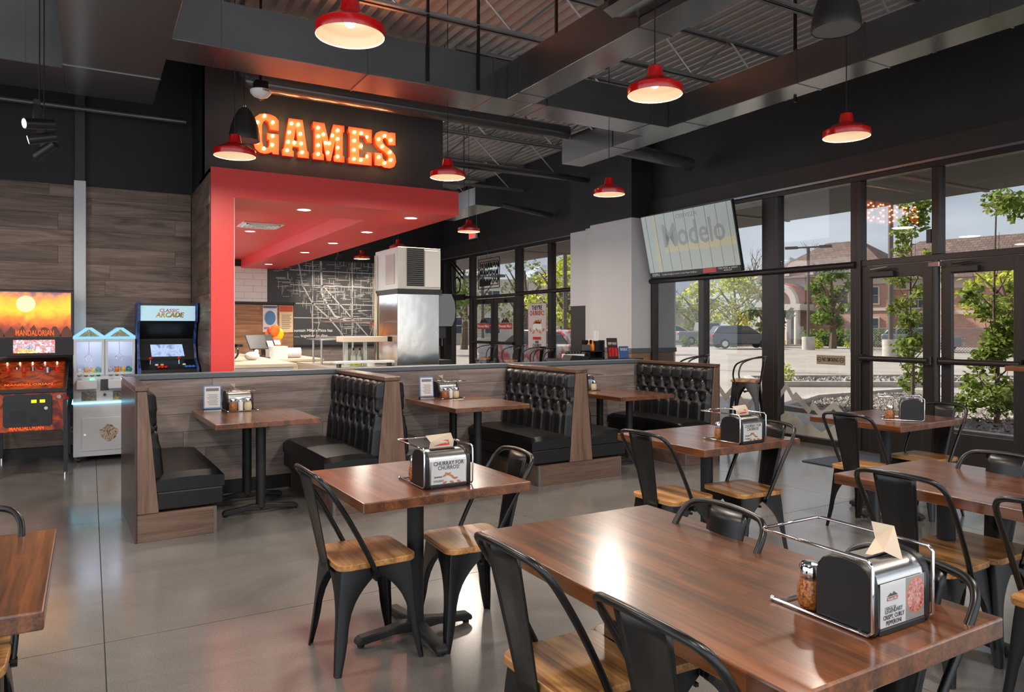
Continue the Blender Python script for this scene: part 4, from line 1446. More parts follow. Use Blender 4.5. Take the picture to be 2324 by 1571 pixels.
# smoke and fire alarm
fa = thing('fire_alarm', 'white ceiling fire alarm strobe hanging from the long duct', 'alarm', (1.44, 7.35, 3.74))
MB().cyl((0, 0, 0.12), (0, 0, ZC - 3.74), 0.012, n=8).box(-0.06, 0.06, -0.06, 0.06, 0.04, 0.12).obj('mount', BLACKMETAL, fa)
MB().lathe([(0.03, -0.035), (0.07, -0.02), (0.098, 0.012), (0.1, 0.035), (0.09, 0.042)], 28).obj('housing', WHITE, fa, smooth=40)
MB().sphere((0, 0, -0.03), 0.028, 14, 10).obj('strobe', JARGLASS, fa, smooth=60)
textmesh('lettering', 'FIRE', 0.03, REDINK, fa, (0.03, -0.104, 0.018), (PI / 2 - 0.3, 0, 0.25), 0.0006, fit=0.065)

# ================================================================== SIGN: GAMES
SIGNRED = mat('sign_letter_red', (226, 60, 20), 0.4)
SIGNBULB = mat('sign_bulb', (255, 220, 160), 0.4, emit=(255, 206, 136), es=30)


def letter(ch, outlines, x0, x1, z0, z1, bulbs, lab):
    t = thing('sign_letter', lab, 'sign letter', (x0, 8.65, z0), 0, 'marquee letters of the lit sign')
    w, h = x1 - x0, z1 - z0
    cu = bpy.data.curves.new('letter', 'CURVE')
    cu.dimensions = '2D'
    cu.fill_mode = 'BOTH'
    cu.extrude = 0.04
    for ol in outlines:
        s = cu.splines.new('POLY')
        s.points.add(len(ol) - 1)
        for k, (a, b) in enumerate(ol):
            s.points[k].co = (a * w, b * h, 0, 1)
        s.use_cyclic_u = True
    o = bpy.data.objects.new('letter', cu)
    COL.objects.link(o)
    me = bpy.data.meshes.new_from_object(o.evaluated_get(bpy.context.evaluated_depsgraph_get()))
    bpy.data.objects.remove(o)
    b = put('letter_body', me, SIGNRED, t)
    b.rotation_euler = (PI / 2, 0, 0)
    b.location = (0, -0.045, 0)
    bm = MB().sphere((0, 0, 0), 0.017, 10, 8).mesh('bulb')
    for (bx, bz) in bulbs:
        q = put('bulb', bm, SIGNBULB, t, smooth=60)
        q.location = (bx - x0, -0.098, bz - z0)
    l = bpy.data.lights.new('sign_fill_light', 'AREA')  # unseen panel lamp added in front, giving the amber glow of the bulbs
    l.shape = 'RECTANGLE'
    l.size, l.size_y = w, h
    l.energy = 1.7
    l.color = (1.0, 0.6, 0.26)
    o = bpy.data.objects.new('sign_fill_light', l)
    COL.objects.link(o)
    o.parent = t
    o.location = (w / 2, -0.13, h / 2)
    o.rotation_euler = (PI / 2, 0, 0)
    return t


G = [[(.98, .02), (.98, .52), (.55, .52), (.55, .37), (.63, .36), (.63, .22), (.57, .16), (.48, .15), (.40, .19), (.36, .30), (.36, .70), (.41, .80), (.50, .84), (.59, .80), (.64, .70), (.66, .62), (.98, .62), (.98, .86), (.86, .95), (.70, .99), (.48, 1.0), (.28, .97), (.12, .88), (.03, .72), (0, .5), (.03, .27), (.12, .10), (.27, .02), (.45, 0), (.62, .03), (.72, .07), (.76, .02)]]
A = [[(0, 0), (.42, 0), (.42, .14), (.36, .17), (.39, .27), (.61, .27), (.64, .17), (.58, .14), (.58, 0), (1, 0), (1, .16), (.93, .20), (.76, 1), (.24, 1), (.07, .2), (0, .16)], [(.43, .43), (.57, .43), (.5, .78)]]
M_ = [[(0, 0), (.34, 0), (.34, .15), (.29, .18), (.29, .58), (.44, 0), (.56, 0), (.71, .58), (.71, .18), (.66, .15), (.66, 0), (1, 0), (1, .16), (.95, .19), (.95, .81), (1, .84), (1, 1), (.64, 1), (.5, .5), (.36, 1), (0, 1), (0, .84), (.05, .81), (.05, .19), (0, .16)]]
E = [[(0, 0), (1, 0), (1, .36), (.80, .36), (.72, .20), (.45, .20), (.45, .42), (.60, .42), (.60, .60), (.45, .60), (.45, .80), (.72, .80), (.80, .64), (1, .64), (1, 1), (0, 1), (0, .86), (.06, .82), (.06, .18), (0, .14)]]
S = [[(.02, .04), (.02, .38), (.34, .38), (.38, .24), (.5, .18), (.62, .22), (.63, .33), (.5, .42), (.25, .5), (.07, .62), (.01, .78), (.08, .92), (.28, .99), (.52, 1.0), (.68, .97), (.74, .99), (.96, .99), (.96, .65), (.66, .65), (.60, .78), (.48, .83), (.38, .78), (.38, .69), (.5, .60), (.78, .50), (.95, .37), (1, .2), (.91, .06), (.72, 0), (.46, 0), (.30, .05), (.24, .03)]]
BULBS = {'G': [(1.719, 3.876), (1.64, 3.792), (1.81, 3.814), (1.644, 3.683), (1.808, 3.66), (1.803, 3.556), (1.712, 3.504), (1.644, 3.568)], 'A': [(2.019, 3.831), (2.097, 3.83), (1.994, 3.726), (2.121, 3.724), (1.982, 3.614), (2.051, 3.613), (2.131, 3.613), (1.971, 3.515), (2.142, 3.513)], 'M': [(2.329, 3.824), (2.563, 3.824), (2.329, 3.725), (2.392, 3.754), (2.497, 3.755), (2.563, 3.723), (2.417, 3.657), (2.461, 3.657), (2.329, 3.619), (2.563, 3.618), (2.329, 3.515), (2.442, 3.543), (2.563, 3.512)], 'E': [(2.768, 3.831), (2.851, 3.83), (2.921, 3.791), (2.766, 3.729), (2.851, 3.673), (2.763, 3.617), (2.921, 3.558), (2.763, 3.507), (2.848, 3.504)], 'S': [(3.151, 3.836), (3.076, 3.785), (3.232, 3.793), (3.121, 3.702), (3.22, 3.644), (3.076, 3.566), (3.232, 3.548), (3.151, 3.501)]}
LET = [('G', G, 1.584, 1.885, 3.445, 3.905), ('A', A, 1.917, 2.222, 3.45, 3.89), ('M', M_, 2.27, 2.645, 3.45, 3.89), ('E', E, 2.695, 2.988, 3.45, 3.89), ('S', S, 3.02, 3.305, 3.445, 3.895)]
for (ch, ol, a, b, c, d) in LET:
    letter(ch, ol, a, b, c, d, BULBS[ch], 'red marquee letter %s with glowing bulbs above the red soffit' % ch)


# ================================================================== GAME MACHINES
def artmat(name, cols, scale, rough=0.3, es=0.0, detail=4, dist=1.5, zgrad=None):
    """flat printed art: coloured noise bands, optionally rising along z"""
    m = bpy.data.materials.new(name)
    m.use_nodes = True
    nt = m.node_tree
    N, L = nt.nodes, nt.links
    b = N['Principled BSDF']
    b.inputs['Roughness'].default_value = rough
    tc = N.new('ShaderNodeTexCoord')
    no = N.new('ShaderNodeTexNoise')
    no.inputs['Scale'].default_value = scale
    no.inputs['Detail'].default_value = detail
    no.inputs['Distortion'].default_value = dist
    L.new(tc.outputs['Object'], no.inputs['Vector'])
    rp = N.new('ShaderNodeValToRGB')
    els = rp.color_ramp.elements
    while len(els) < len(cols):
        els.new(0.5)
    for i, c in enumerate(cols):
        els[i].position = 0.28 + 0.44 * i / (len(cols) - 1) if zgrad is None else i / (len(cols) - 1)
        els[i].color = lin(c)
    if zgrad:
        sx = N.new('ShaderNodeSeparateXYZ')
        L.new(tc.outputs['Object'], sx.inputs[0])
        mr = N.new('ShaderNodeMapRange')
        mr.inputs['From Min'].default_value = zgrad[0]
        mr.inputs['From Max'].default_value = zgrad[1]
        L.new(sx.outputs['Z'], mr.inputs['Value'])
        ad = N.new('ShaderNodeMath')
        ad.operation = 'MULTIPLY_ADD'
        ad.inputs[1].default_value = 0.5
        L.new(no.outputs[0], ad.inputs[0])
        sb = N.new('ShaderNodeMath')
        sb.operation = 'SUBTRACT'
        sb.inputs[1].default_value = 0.25
        L.new(mr.outputs[0], sb.inputs[0])
        L.new(sb.outputs[0], ad.inputs[2])
        L.new(ad.outputs[0], rp.inputs[0])
    else:
        L.new(no.outputs[0], rp.inputs[0])
    L.new(rp.outputs[0], b.inputs['Base Color'])
    if es:
        L.new(rp.outputs[0], b.inputs['Emission Color'])
        b.inputs['Emission Strength'].default_value = es
    MATS[name] = m
    return m


FX = (PI / 2, 0, 0)
ORANGE = mat('title_orange', (236, 96, 20), 0.4, emit=(236, 96, 20), es=0.5)
YEL = mat('title_yellow', (240, 220, 30), 0.4, emit=(240, 220, 30), es=0.6)
pb = thing('pinball_machine', 'black and orange pinball machine with lit backglass against the plank wall', 'pinball machine', (-0.52, 9.1, 0))
cab = MB().prism([(-0.6, 0.46), (0.60, 0.52), (0.60, 1.13), (0.12, 1.10), (-0.6, 0.86)], 'x', -0.31, 0.31).obj('cabinet', artmat('cabinet_art', [(26, 12, 10), (120, 34, 14), (196, 78, 26), (60, 24, 16)], 6, 0.35), pb)
MB().box(-0.325, 0.325, -0.615, -0.585, 0.83, 0.872).obj('lockdown_bar', BLACKPLASTIC, cab, bev=0.006)
for s in (-1, 1):
    MB().prism([(-0.6, 0.84), (0.15, 1.09), (0.15, 1.13), (-0.6, 0.88)], 'x', s * 0.295, s * 0.325).obj('side_rail', BLACKPLASTIC, cab)
    MB().cyl((s * 0.312, -0.5, 0.76), (s * 0.335, -0.5, 0.76), 0.018, n=12).obj('flipper_button', REDENAMEL, cab)
pf = MB().add([(-0.29, -0.58, 0.858), (0.29, -0.58, 0.858), (0.29, 0.13, 1.095), (-0.29, 0.13, 1.095)], [(0, 1, 2, 3)]).obj('playfield', artmat('playfield_art', [(22, 16, 12), (92, 70, 46), (40, 36, 26), (176, 150, 118), (56, 44, 32)], 20, 0.12, 0.12), cab)
textmesh('playfield_lettering', 'MANDALORIAN', 0.07, ORANGE, pf, (0, -0.47, 0.905), (0.33, 0, 0), 0.001, fit=0.4)
for k in range(5):
    MB().sphere((-0.22 + 0.11 * k, 0.09, 1.098), 0.007, 8, 6).obj('playfield_bulb', BULB, cab)
for k in range(7):
    MB().cyl((-0.2 + 0.07 * k, -0.1 + 0.06 * math.sin(k * 2.1), 1.0 + 0.02 * math.sin(k)), (-0.2 + 0.07 * k, -0.1 + 0.06 * math.sin(k * 2.1), 1.06), 0.02, n=10).obj('bumper', CHROME if k % 2 else REDENAMEL, cab)
cd = MB().prism([(a, b + 0.66) for a, b in rounded_rect(0.40, 0.31, 0.03)], 'y', -0.612, -0.598).obj('coin_door', BLACKPLASTIC, pb, bev=0.003)
for (x, z, w, h) in ((0.05, 0.75, 0.022, 0.03), (0.12, 0.75, 0.022, 0.03)):
    MB().box(x - w, x + w, -0.617, -0.611, z - h / 2, z + h / 2).obj('coin_slot', YEL, cd)
MB().box(-0.14, -0.02, -0.617, -0.611, 0.56, 0.66).box(0.02, 0.08, -0.616, -0.611, 0.55, 0.6).obj('return_flap', CAST, cd)
MB().cyl((0.15, -0.62, 0.68), (0.15, -0.611, 0.68), 0.016, n=12).obj('lock', CHROME, cd)
MB().cyl((-0.26, -0.62, 0.79), (-0.26, -0.6, 0.79), 0.022, n=14).obj('start_button', WHITE, pb)
MB().cyl((0.26, -0.66, 0.79), (0.26, -0.6, 0.79), 0.018, n=14).obj('plunger', CHROME, pb)
textmesh('front_lettering', 'MANDALORIAN', 0.06, ORANGE, pb, (-0.01, -0.603, 0.49), FX, 0.002, fit=0.28)
for sx in (-1, 1):
    for yy, zt in ((-0.59, 0.76), (0.55, 0.9)):
        lg = MB().tube([(sx * 0.31, yy, zt), (sx * 0.315, yy - 0.02 if yy < 0 else yy + 0.02, 0.03)], 0.024, 4).obj('leg', BLACKMETAL, pb)
        MB().cyl((sx * 0.315, yy - 0.02 if yy < 0 else yy + 0.02, 0), (sx * 0.315, yy - 0.02 if yy < 0 else yy + 0.02, 0.04), 0.02, n=10).obj('levelling_foot', CHROME, lg)
bb = MB().box(-0.37, 0.37, 0.1, 0.42, 1.17, 1.87).obj('backbox', BLACKPLASTIC, pb, bev=0.006)
bg = MB().box(-0.345, 0.345, 0.092, 0.1, 1.37, 1.845).obj('backglass', artmat('sunset_art', [(60, 26, 14), (150, 52, 14), (234, 120, 16), (248, 180, 30), (242, 150, 40), (120, 76, 92)], 5, 0.15, 0.75, 5, 1.2, (1.36, 1.86)), bb)
MB().lathe([(0.001, 0), (0.085, 0)], 28, caps=False).xf(Matrix.Translation((-0.06, 0.0905, 1.72)) @ Matrix.Rotation(PI / 2, 4, 'X')).obj('sun_print', mat('pale_sun', (250, 226, 150), 0.4, emit=(250, 226, 150), es=0.8), bg)
rr = random.Random(3)
for k in range(7):
    cx = -0.3 + 0.1 * k
    pts = [(cx - 0.06, 1.375), (cx + 0.06, 1.375), (cx + 0.045, 1.41 + rr.uniform(0, 0.05)), (cx + 0.012, 1.45 + rr.uniform(0, 0.05)), (cx - 0.02, 1.43 + rr.uniform(0, 0.06)), (cx - 0.05, 1.40)]
    MB().prism(pts, 'y', 0.0895, 0.0915).obj('rock_print', mat('rock_brown', (86, 40, 20), 0.4, emit=(86, 40, 20), es=0.4) if 'rock_brown' not in MATS else MATS['rock_brown'], bg)
textmesh('title_lettering', 'MANDALORIAN', 0.085, ORANGE, bg, (0.02, 0.087, 1.41), FX, 0.002, fit=0.34)
sp_ = MB().box(-0.35, 0.35, 0.085, 0.1, 1.19, 1.355).obj('speaker_panel', CAST, bb)
MB().box(-0.17, 0.2, 0.08, 0.086, 1.2, 1.34).obj('screen', artmat('screen_art', [(40, 50, 60), (150, 170, 190), (200, 60, 40), (220, 226, 230), (70, 90, 110)], 22, 0.2, 0.7), sp_)
textmesh('screen_lettering', 'Shoot left ramp\nto light ENCOUNTERS', 0.026, YEL, sp_, (-0.06, 0.077, 1.225), FX, 0.001, fit=0.2)
tag(MB().tube(smooth_path([(-0.3, 9.75, 0.35), (-0.22, 9.72, 0.28), (-0.12, 9.7, 0.3), (-0.14, 9.68, 0.34), (-0.2, 9.7, 0.31), (-0.12, 9.7, 0.26), (-0.05, 9.7, 0.32), (-0.1, 9.7, 0.35)], 4), 0.008, 6).obj('power_cord', WHITE, smooth=60), 'coiled white power cord on the wall under the pinball machine', 'cord')

# claw machine
LED = mat('cyan_light', (150, 235, 255), 0.4, emit=(120, 225, 255), es=3.0)
LEDW = mat('white_led', (225, 228, 255), 0.4, emit=(214, 220, 255), es=1.3)
CLAWW = mat('claw_white', (206, 208, 212), 0.4)
SKY = mat('sky_blue_plastic', (150, 208, 232), 0.4, emit=(130, 205, 240), es=0.35)
cl = thing('claw_machine', 'white double-bay claw machine with blue gabled roofs and cyan light strip', 'claw machine', (0.145, 9.45, 0))
MB().box(-0.30, 0.30, -0.25, 0.25, 0.06, 0.93).obj('lower_body', CLAWW, cl, bev=0.006)
MB().box(-0.30, 0.30, 0.23, 0.25, 0.93, 1.34).box(-0.30, -0.285, -0.24, 0.25, 0.93, 1.34).box(0.285, 0.30, -0.24, 0.25, 0.93, 1.34).box(-0.008, 0.008, -0.24, 0.25, 0.93, 1.34).obj('upper_case', CLAWW, cl)
for s in (-1, 1):
    c = s * 0.15
    fr = MB().box(c - 0.145, c + 0.145, -0.262, -0.244, 0.95, 0.975).box(c - 0.145, c + 0.145, -0.262, -0.244, 1.315, 1.34).box(c - 0.145, c - 0.12, -0.262, -0.244, 0.975, 1.315).box(c + 0.12, c + 0.145, -0.262, -0.244, 0.975, 1.315).obj('door_frame', CLAWW, cl, bev=0.003)
    MB().box(c - 0.12, c + 0.12, -0.255, -0.251, 0.975, 1.315).obj('pane', JARGLASS, fr)
    rf = MB().prism([(c - 0.152, 1.34), (c + 0.152, 1.34), (c + 0.152, 1.375), (c + 0.03, 1.47), (c - 0.03, 1.47), (c - 0.152, 1.375)], 'y', -0.27, 0.25).obj('gable', SKY, cl, bev=0.006)
    MB().prism([(c - 0.1, 1.372), (c + 0.1, 1.372), (c, 1.45)], 'y', -0.276, -0.268).obj('gable_panel', artmat('gable_art', [(200, 210, 200), (90, 130, 90), (220, 190, 160)], 26), rf)
    MB().box(c - 0.13, c + 0.13, -0.2, 0.2, 1.325, 1.335).obj('light_panel', LEDW, cl)
    ct = MB().box(c - 0.12, c + 0.08, -0.36, -0.25, 0.80, 0.90).obj('control_box', CLAWW, cl, bev=0.01)
    MB().cyl((c - 0.06, -0.31, 0.9), (c - 0.06, -0.31, 0.95), 0.006, n=8).sphere((c - 0.06, -0.31, 0.96), 0.016, 10, 8).obj('joystick', CLAWW, ct)
    MB().lathe([(0.025, 0.9), (0.025, 0.908), (0.018, 0.915)], 14, (c + 0.03, -0.31, 0)).obj('button', mat('green_glow', (80, 240, 160), 0.4, emit=(70, 240, 150), es=2.5) if s < 0 else LEDW, ct)
    MB().box(c - 0.07, c + 0.07, -0.257, -0.25, 0.67, 0.77).obj('prize_flap', artmat('flap_art%d' % s, [(150, 150, 150), (90, 90, 92), (200, 180, 90)], 14), cl, bev=0.003)
    MB().tube([(c, 0.0, 1.32), (c, 0, 1.18)], 0.005, 6).tube([(c, 0, 1.18), (c - 0.04, 0, 1.14), (c - 0.02, 0, 1.09)], 0.005, 6).tube([(c, 0, 1.18), (c + 0.04, 0, 1.14), (c + 0.02, 0, 1.09)], 0.005, 6).obj('claw', CHROME, cl)
MB().box(-0.04, 0.04, -0.262, -0.25, 0.78, 0.9).cyl((0, -0.262, 0.73), (0, -0.25, 0.73), 0.014, n=10).obj('coin_plate', GUNMETAL, cl)
MB().box(-0.302, 0.302, -0.262, -0.25, 0.636, 0.650).box(-0.312, -0.30, -0.262, 0.25, 0.636, 0.650).obj('light_strip', LED, cl)
ld = MB().box(-0.22, 0.24, -0.258, -0.25, 0.12, 0.48).obj('lower_door', CLAWW, cl, bev=0.003)
MB().cyl((-0.19, -0.264, 0.3), (-0.19, -0.257, 0.3), 0.012, n=12).obj('lock', CHROME, ld)
MB().prism([(0.04 + (0.09 + 0.012 * math.sin(5 * q)) * math.cos(q), 0.31 + (0.085 + 0.012 * math.cos(4 * q)) * math.sin(q)) for q in [k * PI / 16 for k in range(32)]], 'y', -0.261, -0.258).obj('sticker', artmat('sticker_art', [(236, 232, 224), (120, 130, 60), (232, 200, 190), (60, 50, 50), (200, 190, 80)], 18), ld)
for sx in (-0.25, 0.25):
    for sy in (-0.2, 0.2):
        MB().cyl((sx - 0.012, sy, 0.025), (sx + 0.012, sy, 0.025), 0.025, n=12).box(sx - 0.016, sx + 0.016, sy - 0.01, sy + 0.01, 0.03, 0.065).obj('caster', GUNMETAL, cl)
pl = bpy.data.lights.new('claw_light', 'AREA')
pl.energy = 0.5
pl.size = 0.4
pl.color = (0.8, 0.85, 1.0)
plo = bpy.data.objects.new('claw_light', pl)
COL.objects.link(plo)
plo.parent = cl
plo.location = (0, 0, 1.32)
PC = [('white', (220, 218, 226)), ('orange', (232, 140, 50)), ('yellow', (232, 200, 70)), ('green', (70, 170, 120)), ('lilac', (180, 172, 214)), ('grey', (120, 124, 132)), ('pink', (228, 170, 180)), ('blue', (90, 120, 190))]
k = 0
for bay, bx in (('first', -0.005), ('second', 0.295)):
    for (cn, cc) in PC:
        i = k % 8
        x = bx - 0.09 + 0.06 * (i % 4)
        y = 9.27 + 0.12 * (i // 4)
        t = thing('plush_toy', 'small %s plush toy in the %s bay of the claw machine' % (cn, bay), 'toy', (x, y, 0.93), k * 0.7, 'plush toys in the claw machine')
        pm = mat('plush_' + cn, cc, 0.9) if 'plush_' + cn not in MATS else MATS['plush_' + cn]
        MB().sphere((0, 0, 0.03), 0.03, 10, 8).obj('body', pm, t, smooth=60)
        MB().sphere((0, -0.01, 0.07), 0.024, 10, 8).sphere((-0.018, -0.005, 0.095), 0.008, 8, 6).sphere((0.018, -0.005, 0.095), 0.008, 8, 6).obj('head', pm, t, smooth=60)
        k += 1

# arcade cabinet
ar = thing('arcade_cabinet', 'black upright arcade cabinet with lit classic arcade marquee', 'arcade cabinet', (0.765, 9.3, 0))
side = [(-0.16, 0.0), (0.36, 0.0), (0.36, 1.74), (-0.30, 1.76), (-0.33, 1.73), (-0.30, 1.54), (-0.20, 1.51), (-0.12, 1.28), (-0.2, 1.12), (-0.44, 1.02), (-0.44, 0.93), (-0.2, 0.82)]
for s in (-1, 1):
    MB().prism(side, 'x', s * 0.28, s * 0.305).obj('side_panel', artmat('cabinet_blue%d' % s, [(16, 20, 40), (40, 56, 110), (70, 100, 160), (14, 16, 26)], 6, 0.35), ar)
MB().box(-0.28, 0.28, 0.34, 0.36, 0, 1.72).box(-0.28, 0.28, -0.15, 0.34, 0, 0.85).box(-0.28, 0.28, -0.3, 0.35, 1.72, 1.74).obj('carcass', BLACKPLASTIC, ar)
mq = MB().box(-0.278, 0.278, -0.30, -0.29, 1.545, 1.715).obj('marquee', mat('marquee_light', (170, 205, 218), 0.3, emit=(165, 205, 222), es=0.3), ar)
textmesh('marquee_lettering', 'CLASSIC', 0.05, mat('marquee_red', (190, 50, 44), 0.4), mq, (0.01, -0.303, 1.66), FX, 0.001, fit=0.2)
textmesh('marquee_shadow', 'ARCADE', 0.079, INK, mq, (0.014, -0.3015, 1.609), FX, 0.0005, fit=0.292, shear=0.2)
textmesh('marquee_title', 'ARCADE', 0.075, mat('marquee_gold', (206, 160, 24), 0.4), mq, (0.01, -0.303, 1.612), FX, 0.001, fit=0.28, shear=0.2)
MB().add([(-0.28, -0.2, 1.51), (0.28, -0.2, 1.51), (0.28, -0.03, 1.34), (-0.28, -0.03, 1.34)], [(0, 1, 2, 3)]).obj('hood', BLACKPLASTIC, ar)
MB().add([(-0.28, -0.03, 1.34), (0.28, -0.03, 1.34), (0.28, -0.2, 1.09), (-0.28, -0.2, 1.09)], [(0, 1, 2, 3)]).obj('bezel', BLACKPLASTIC, ar)
MB().add([(-0.17, -0.085, 1.27), (0.16, -0.085, 1.27), (0.18, -0.165, 1.135), (-0.16, -0.165, 1.135)], [(0, 1, 2, 3)]).obj('screen', artmat('menu_screen', [(120, 140, 175), (150, 168, 200), (90, 108, 150)], 9, 0.2, 0.8), ar).location = (0, -0.012, 0.006)
cp = MB().prism([(-0.43, 0.93), (-0.2, 0.93), (-0.2, 1.105), (-0.43, 1.005)], 'x', -0.28, 0.28).obj('control_panel', BLACKPLASTIC, ar)
for (x, c) in ((-0.18, 'r'), (0.11, 'r')):
    MB().cyl((x, -0.3, 1.06), (x, -0.3, 1.11), 0.006, n=8).obj('joystick_shaft', CHROME, cp)
    MB().sphere((x, -0.3, 1.125), 0.019, 12, 8).obj('joystick_ball', REDENAMEL, cp, smooth=60)
for x0, c1, tops in ((-0.09, REDENAMEL, (WHITE, mat('yellow_button', (232, 190, 40), 0.4))), (0.19, mat('blue_button', (60, 120, 205), 0.4), (WHITE,))):
    for k in range(3):
        MB().lathe([(0.02, 0), (0.02, 0.012), (0.014, 0.02)], 12, (x0 + 0.036 * k - 0.01, -0.38, 1.025)).obj('push_button', c1, cp)
    for k, m in enumerate(tops):
        MB().lathe([(0.018, 0), (0.018, 0.012), (0.012, 0.018)], 12, (x0 - 0.03 + 0.055 * k, -0.33, 1.047)).obj('push_button', m, cp)

# ================================================================== KITCHEN AND COUNTER
ct = thing('service_counter', 'white-fronted service counter inside the red opening', 'counter', (1.68, 8.3, 0))
MB().box(-0.33, 0.3, 0.0, 3.55, 0, 1.03).obj('front', WHITEPAINT, ct)
MB().box(-0.34, 0.33, -0.03, 3.55, 1.03, 1.07).obj('worktop', COUNTER, ct, bev=0.004)
c2_ = thing('prep_counter', 'lower beige counter carrying the drink dispenser', 'counter', (3.2, 9.4, 0))
MB().box(-0.68, 0.75, -0.88, 0.9, 0, 0.95).obj('body', COUNTER, c2_)
MB().box(-0.7, 0.78, -0.9, 0.92, 0.95, 0.985).obj('worktop', mat('steel_top', (190, 184, 172), 0.3, 0.6), c2_)
pw = struct('wall_partition', MB().box(1.35, 2.87, 12.0, 12.12, 0, 1.84), BLACKWALL, 'wood-clad partition with two beer posters behind the counter', 'partition')
MB().box(1.35, 2.89, 11.97, 12.14, 1.84, 1.875).obj('cap', DARKBASE, pw)
planks(pw, 'x', 1.35, 2.86, 0.9, 1.84, 12.0, -1, 0.155, 0.9, PLANKTAN, seed=21)
p1_ = MB().box(2.38, 2.60, 11.975, 11.987, 1.395, 1.82).obj('poster', mat('poster_blue_white', (214, 220, 228), 0.5))
tag(p1_, 'white poster with blue oval badge on the wooden partition', 'poster')
MB().prism([(2.49 + 0.085 * math.cos(k * PI / 14), 1.62 + 0.115 * math.sin(k * PI / 14)) for k in range(28)], 'y', 11.972, 11.976).obj('badge', mat('badge_blue', (70, 124, 176), 0.5), p1_)
MB().box(2.385, 2.595, 11.973, 11.976, 1.775, 1.81).obj('heading_band', mat('band_blue', (60, 90, 140), 0.5) if 'band_blue' not in MATS else MATS['band_blue'], p1_)
textmesh('lettering', "HOW'S DOOT BEER", 0.05, mat('maroon_ink', (130, 50, 60), 0.6), p1_, (2.49, 11.972, 1.455), FX, 0.001, fit=0.19)
p2_ = MB().box(2.635, 2.85, 11.975, 11.987, 1.39, 1.815).obj('poster', mat('poster_cream', (226, 208, 164), 0.5))
tag(p2_, 'cream menu poster with red heading on the wooden partition', 'poster')
MB().box(2.64, 2.845, 11.972, 11.976, 1.72, 1.81).obj('heading', mat('heading_red', (176, 70, 50), 0.5), p2_)
for k in range(8):
    MB().box(2.67, 2.82 - 0.02 * (k % 2), 11.973, 11.976, 1.66 - 0.03 * k, 1.67 - 0.03 * k).obj('text_line', GREYINK, p2_)
fx = MB().box(4.2, 4.34, 17.9, 17.95, 1.66, 1.84).obj('alarm_pull', REDENAMEL)
tag(fx, 'small red alarm box on the map wall beside the partition', 'alarm')
fx.location = (-0.23, 0, 0)

# soda fountain: ice maker over stainless dispenser
im = thing('ice_machine', 'ice maker with louvred grey head stacked on the steel drink dispenser', 'ice machine', (3.63, 9.02, 0.985))
Zs = 0.94
MB().box(-0.29, 0.295, -0.42, 0.41, Zs + 0.03, 1.50).obj('head', mat('ice_head_grey', (176, 172, 164), 0.4, 0.3), im, bev=0.006)
MB().box(0.07, 0.29, -0.432, -0.42, Zs + 0.06, 1.47).obj('front_panel', mat('ice_panel_white', (206, 204, 196), 0.4), im, bev=0.003)
vt = MB().box(-0.17, 0.06, -0.426, -0.42, Zs + 0.07, 1.49).obj('vent_recess', BLACKPLASTIC, im)
for k in range(19):
    MB().box(-0.17, 0.06, -0.445 - 0.012 * math.sin(PI * k / 18), -0.426, Zs + 0.085 + k * 0.0255, Zs + 0.092 + k * 0.0255).obj('louvre', mat('louvre_grey', (86, 84, 80), 0.4) if 'louvre_grey' not in MATS else MATS['louvre_grey'], vt)
MB().box(-0.298, -0.29, -0.3, 0.0, Zs + 0.1, 1.42).obj('side_panel', mat('ice_side', (170, 160, 148), 0.5), im)
MB().box(-0.3, 0.31, -0.43, 0.42, Zs - 0.03, Zs + 0.03).obj('neck', CAST, im)
MB().box(-0.30, 0.27, -0.43, 0.42, 0.0, Zs - 0.03).obj('dispenser_body', WAVYSTEEL, im, bev=0.006)
mrc = MB().prism([(-0.02, 0.5), (0.2, 0.5), (0.235, 0.58), (0.25, 0.7), (0.235, 0.82), (0.19, Zs - 0.02), (-0.02, Zs - 0.02)], 'y', -0.40, 0.40)
mrc.xf(Matrix.Translation((0.27, 0, 0)))
mrc.obj('merchandiser', mat('merch_grey', (96, 104, 108), 0.3), im, smooth=30)
for k in range(6):
    vv = MB().box(0.30, 0.40, -0.36 + 0.13 * k, -0.29 + 0.13 * k, 0.34, 0.5).obj('valve', BLACKPLASTIC, im, bev=0.006)
    MB().cyl((0.36, -0.325 + 0.13 * k, 0.24), (0.36, -0.325 + 0.13 * k, 0.34), 0.012, n=8).obj('nozzle', GUNMETAL, vv)
MB().box(0.27, 0.46, -0.4, 0.4, 0.0, 0.06).obj('drip_tray', CAST, im)
MB().tube([(-0.31, 0.36, 1.45), (-0.315, 0.36, 0.02)], 0.011, 8).tube([(-0.315, 0.30, Zs), (-0.315, 0.30, 0.03), (-0.31, -0.3, 0.02)], 0.011, 8).obj('hose', mat('beige_hose', (200, 188, 164), 0.6), im, smooth=60)
MB().cyl((0.22, -0.44, 0.42), (0.22, -0.43, 0.42), 0.012, n=12).obj('lock', CHROME, im)

# sneeze guard
sg = thing('sneeze_guard', 'glass sneeze guard on steel posts before the map', 'sneeze guard', (2.95, 9.6, 0.985))
for x in (-0.32, 0.1):
    for y in (-0.1, 0.3):
        MB().cyl((x, y, 0), (x, y, 0.32), 0.014, n=10).obj('post', STEEL, sg, smooth=40)
MB().prism([(-0.35, 0.32), (0.35, 0.32), (0.35, 0.335), (-0.35, 0.335)], 'x', -0.4, 0.4).obj('top_shelf', STEEL, sg)
MB().add([(-0.42, -0.2, 0.36), (0.3, -0.2, 0.36), (0.3, -0.36, 0.56), (-0.42, -0.36, 0.56)], [(0, 1, 2, 3)]).obj('pane', JARGLASS, sg)
MB().tube([(-0.42, -0.2, 0.36), (-0.42, -0.36, 0.56), (0.3, -0.36, 0.56), (0.3, -0.2, 0.36)], 0.01, 6, closed=True).obj('pane_frame', STEEL, sg)
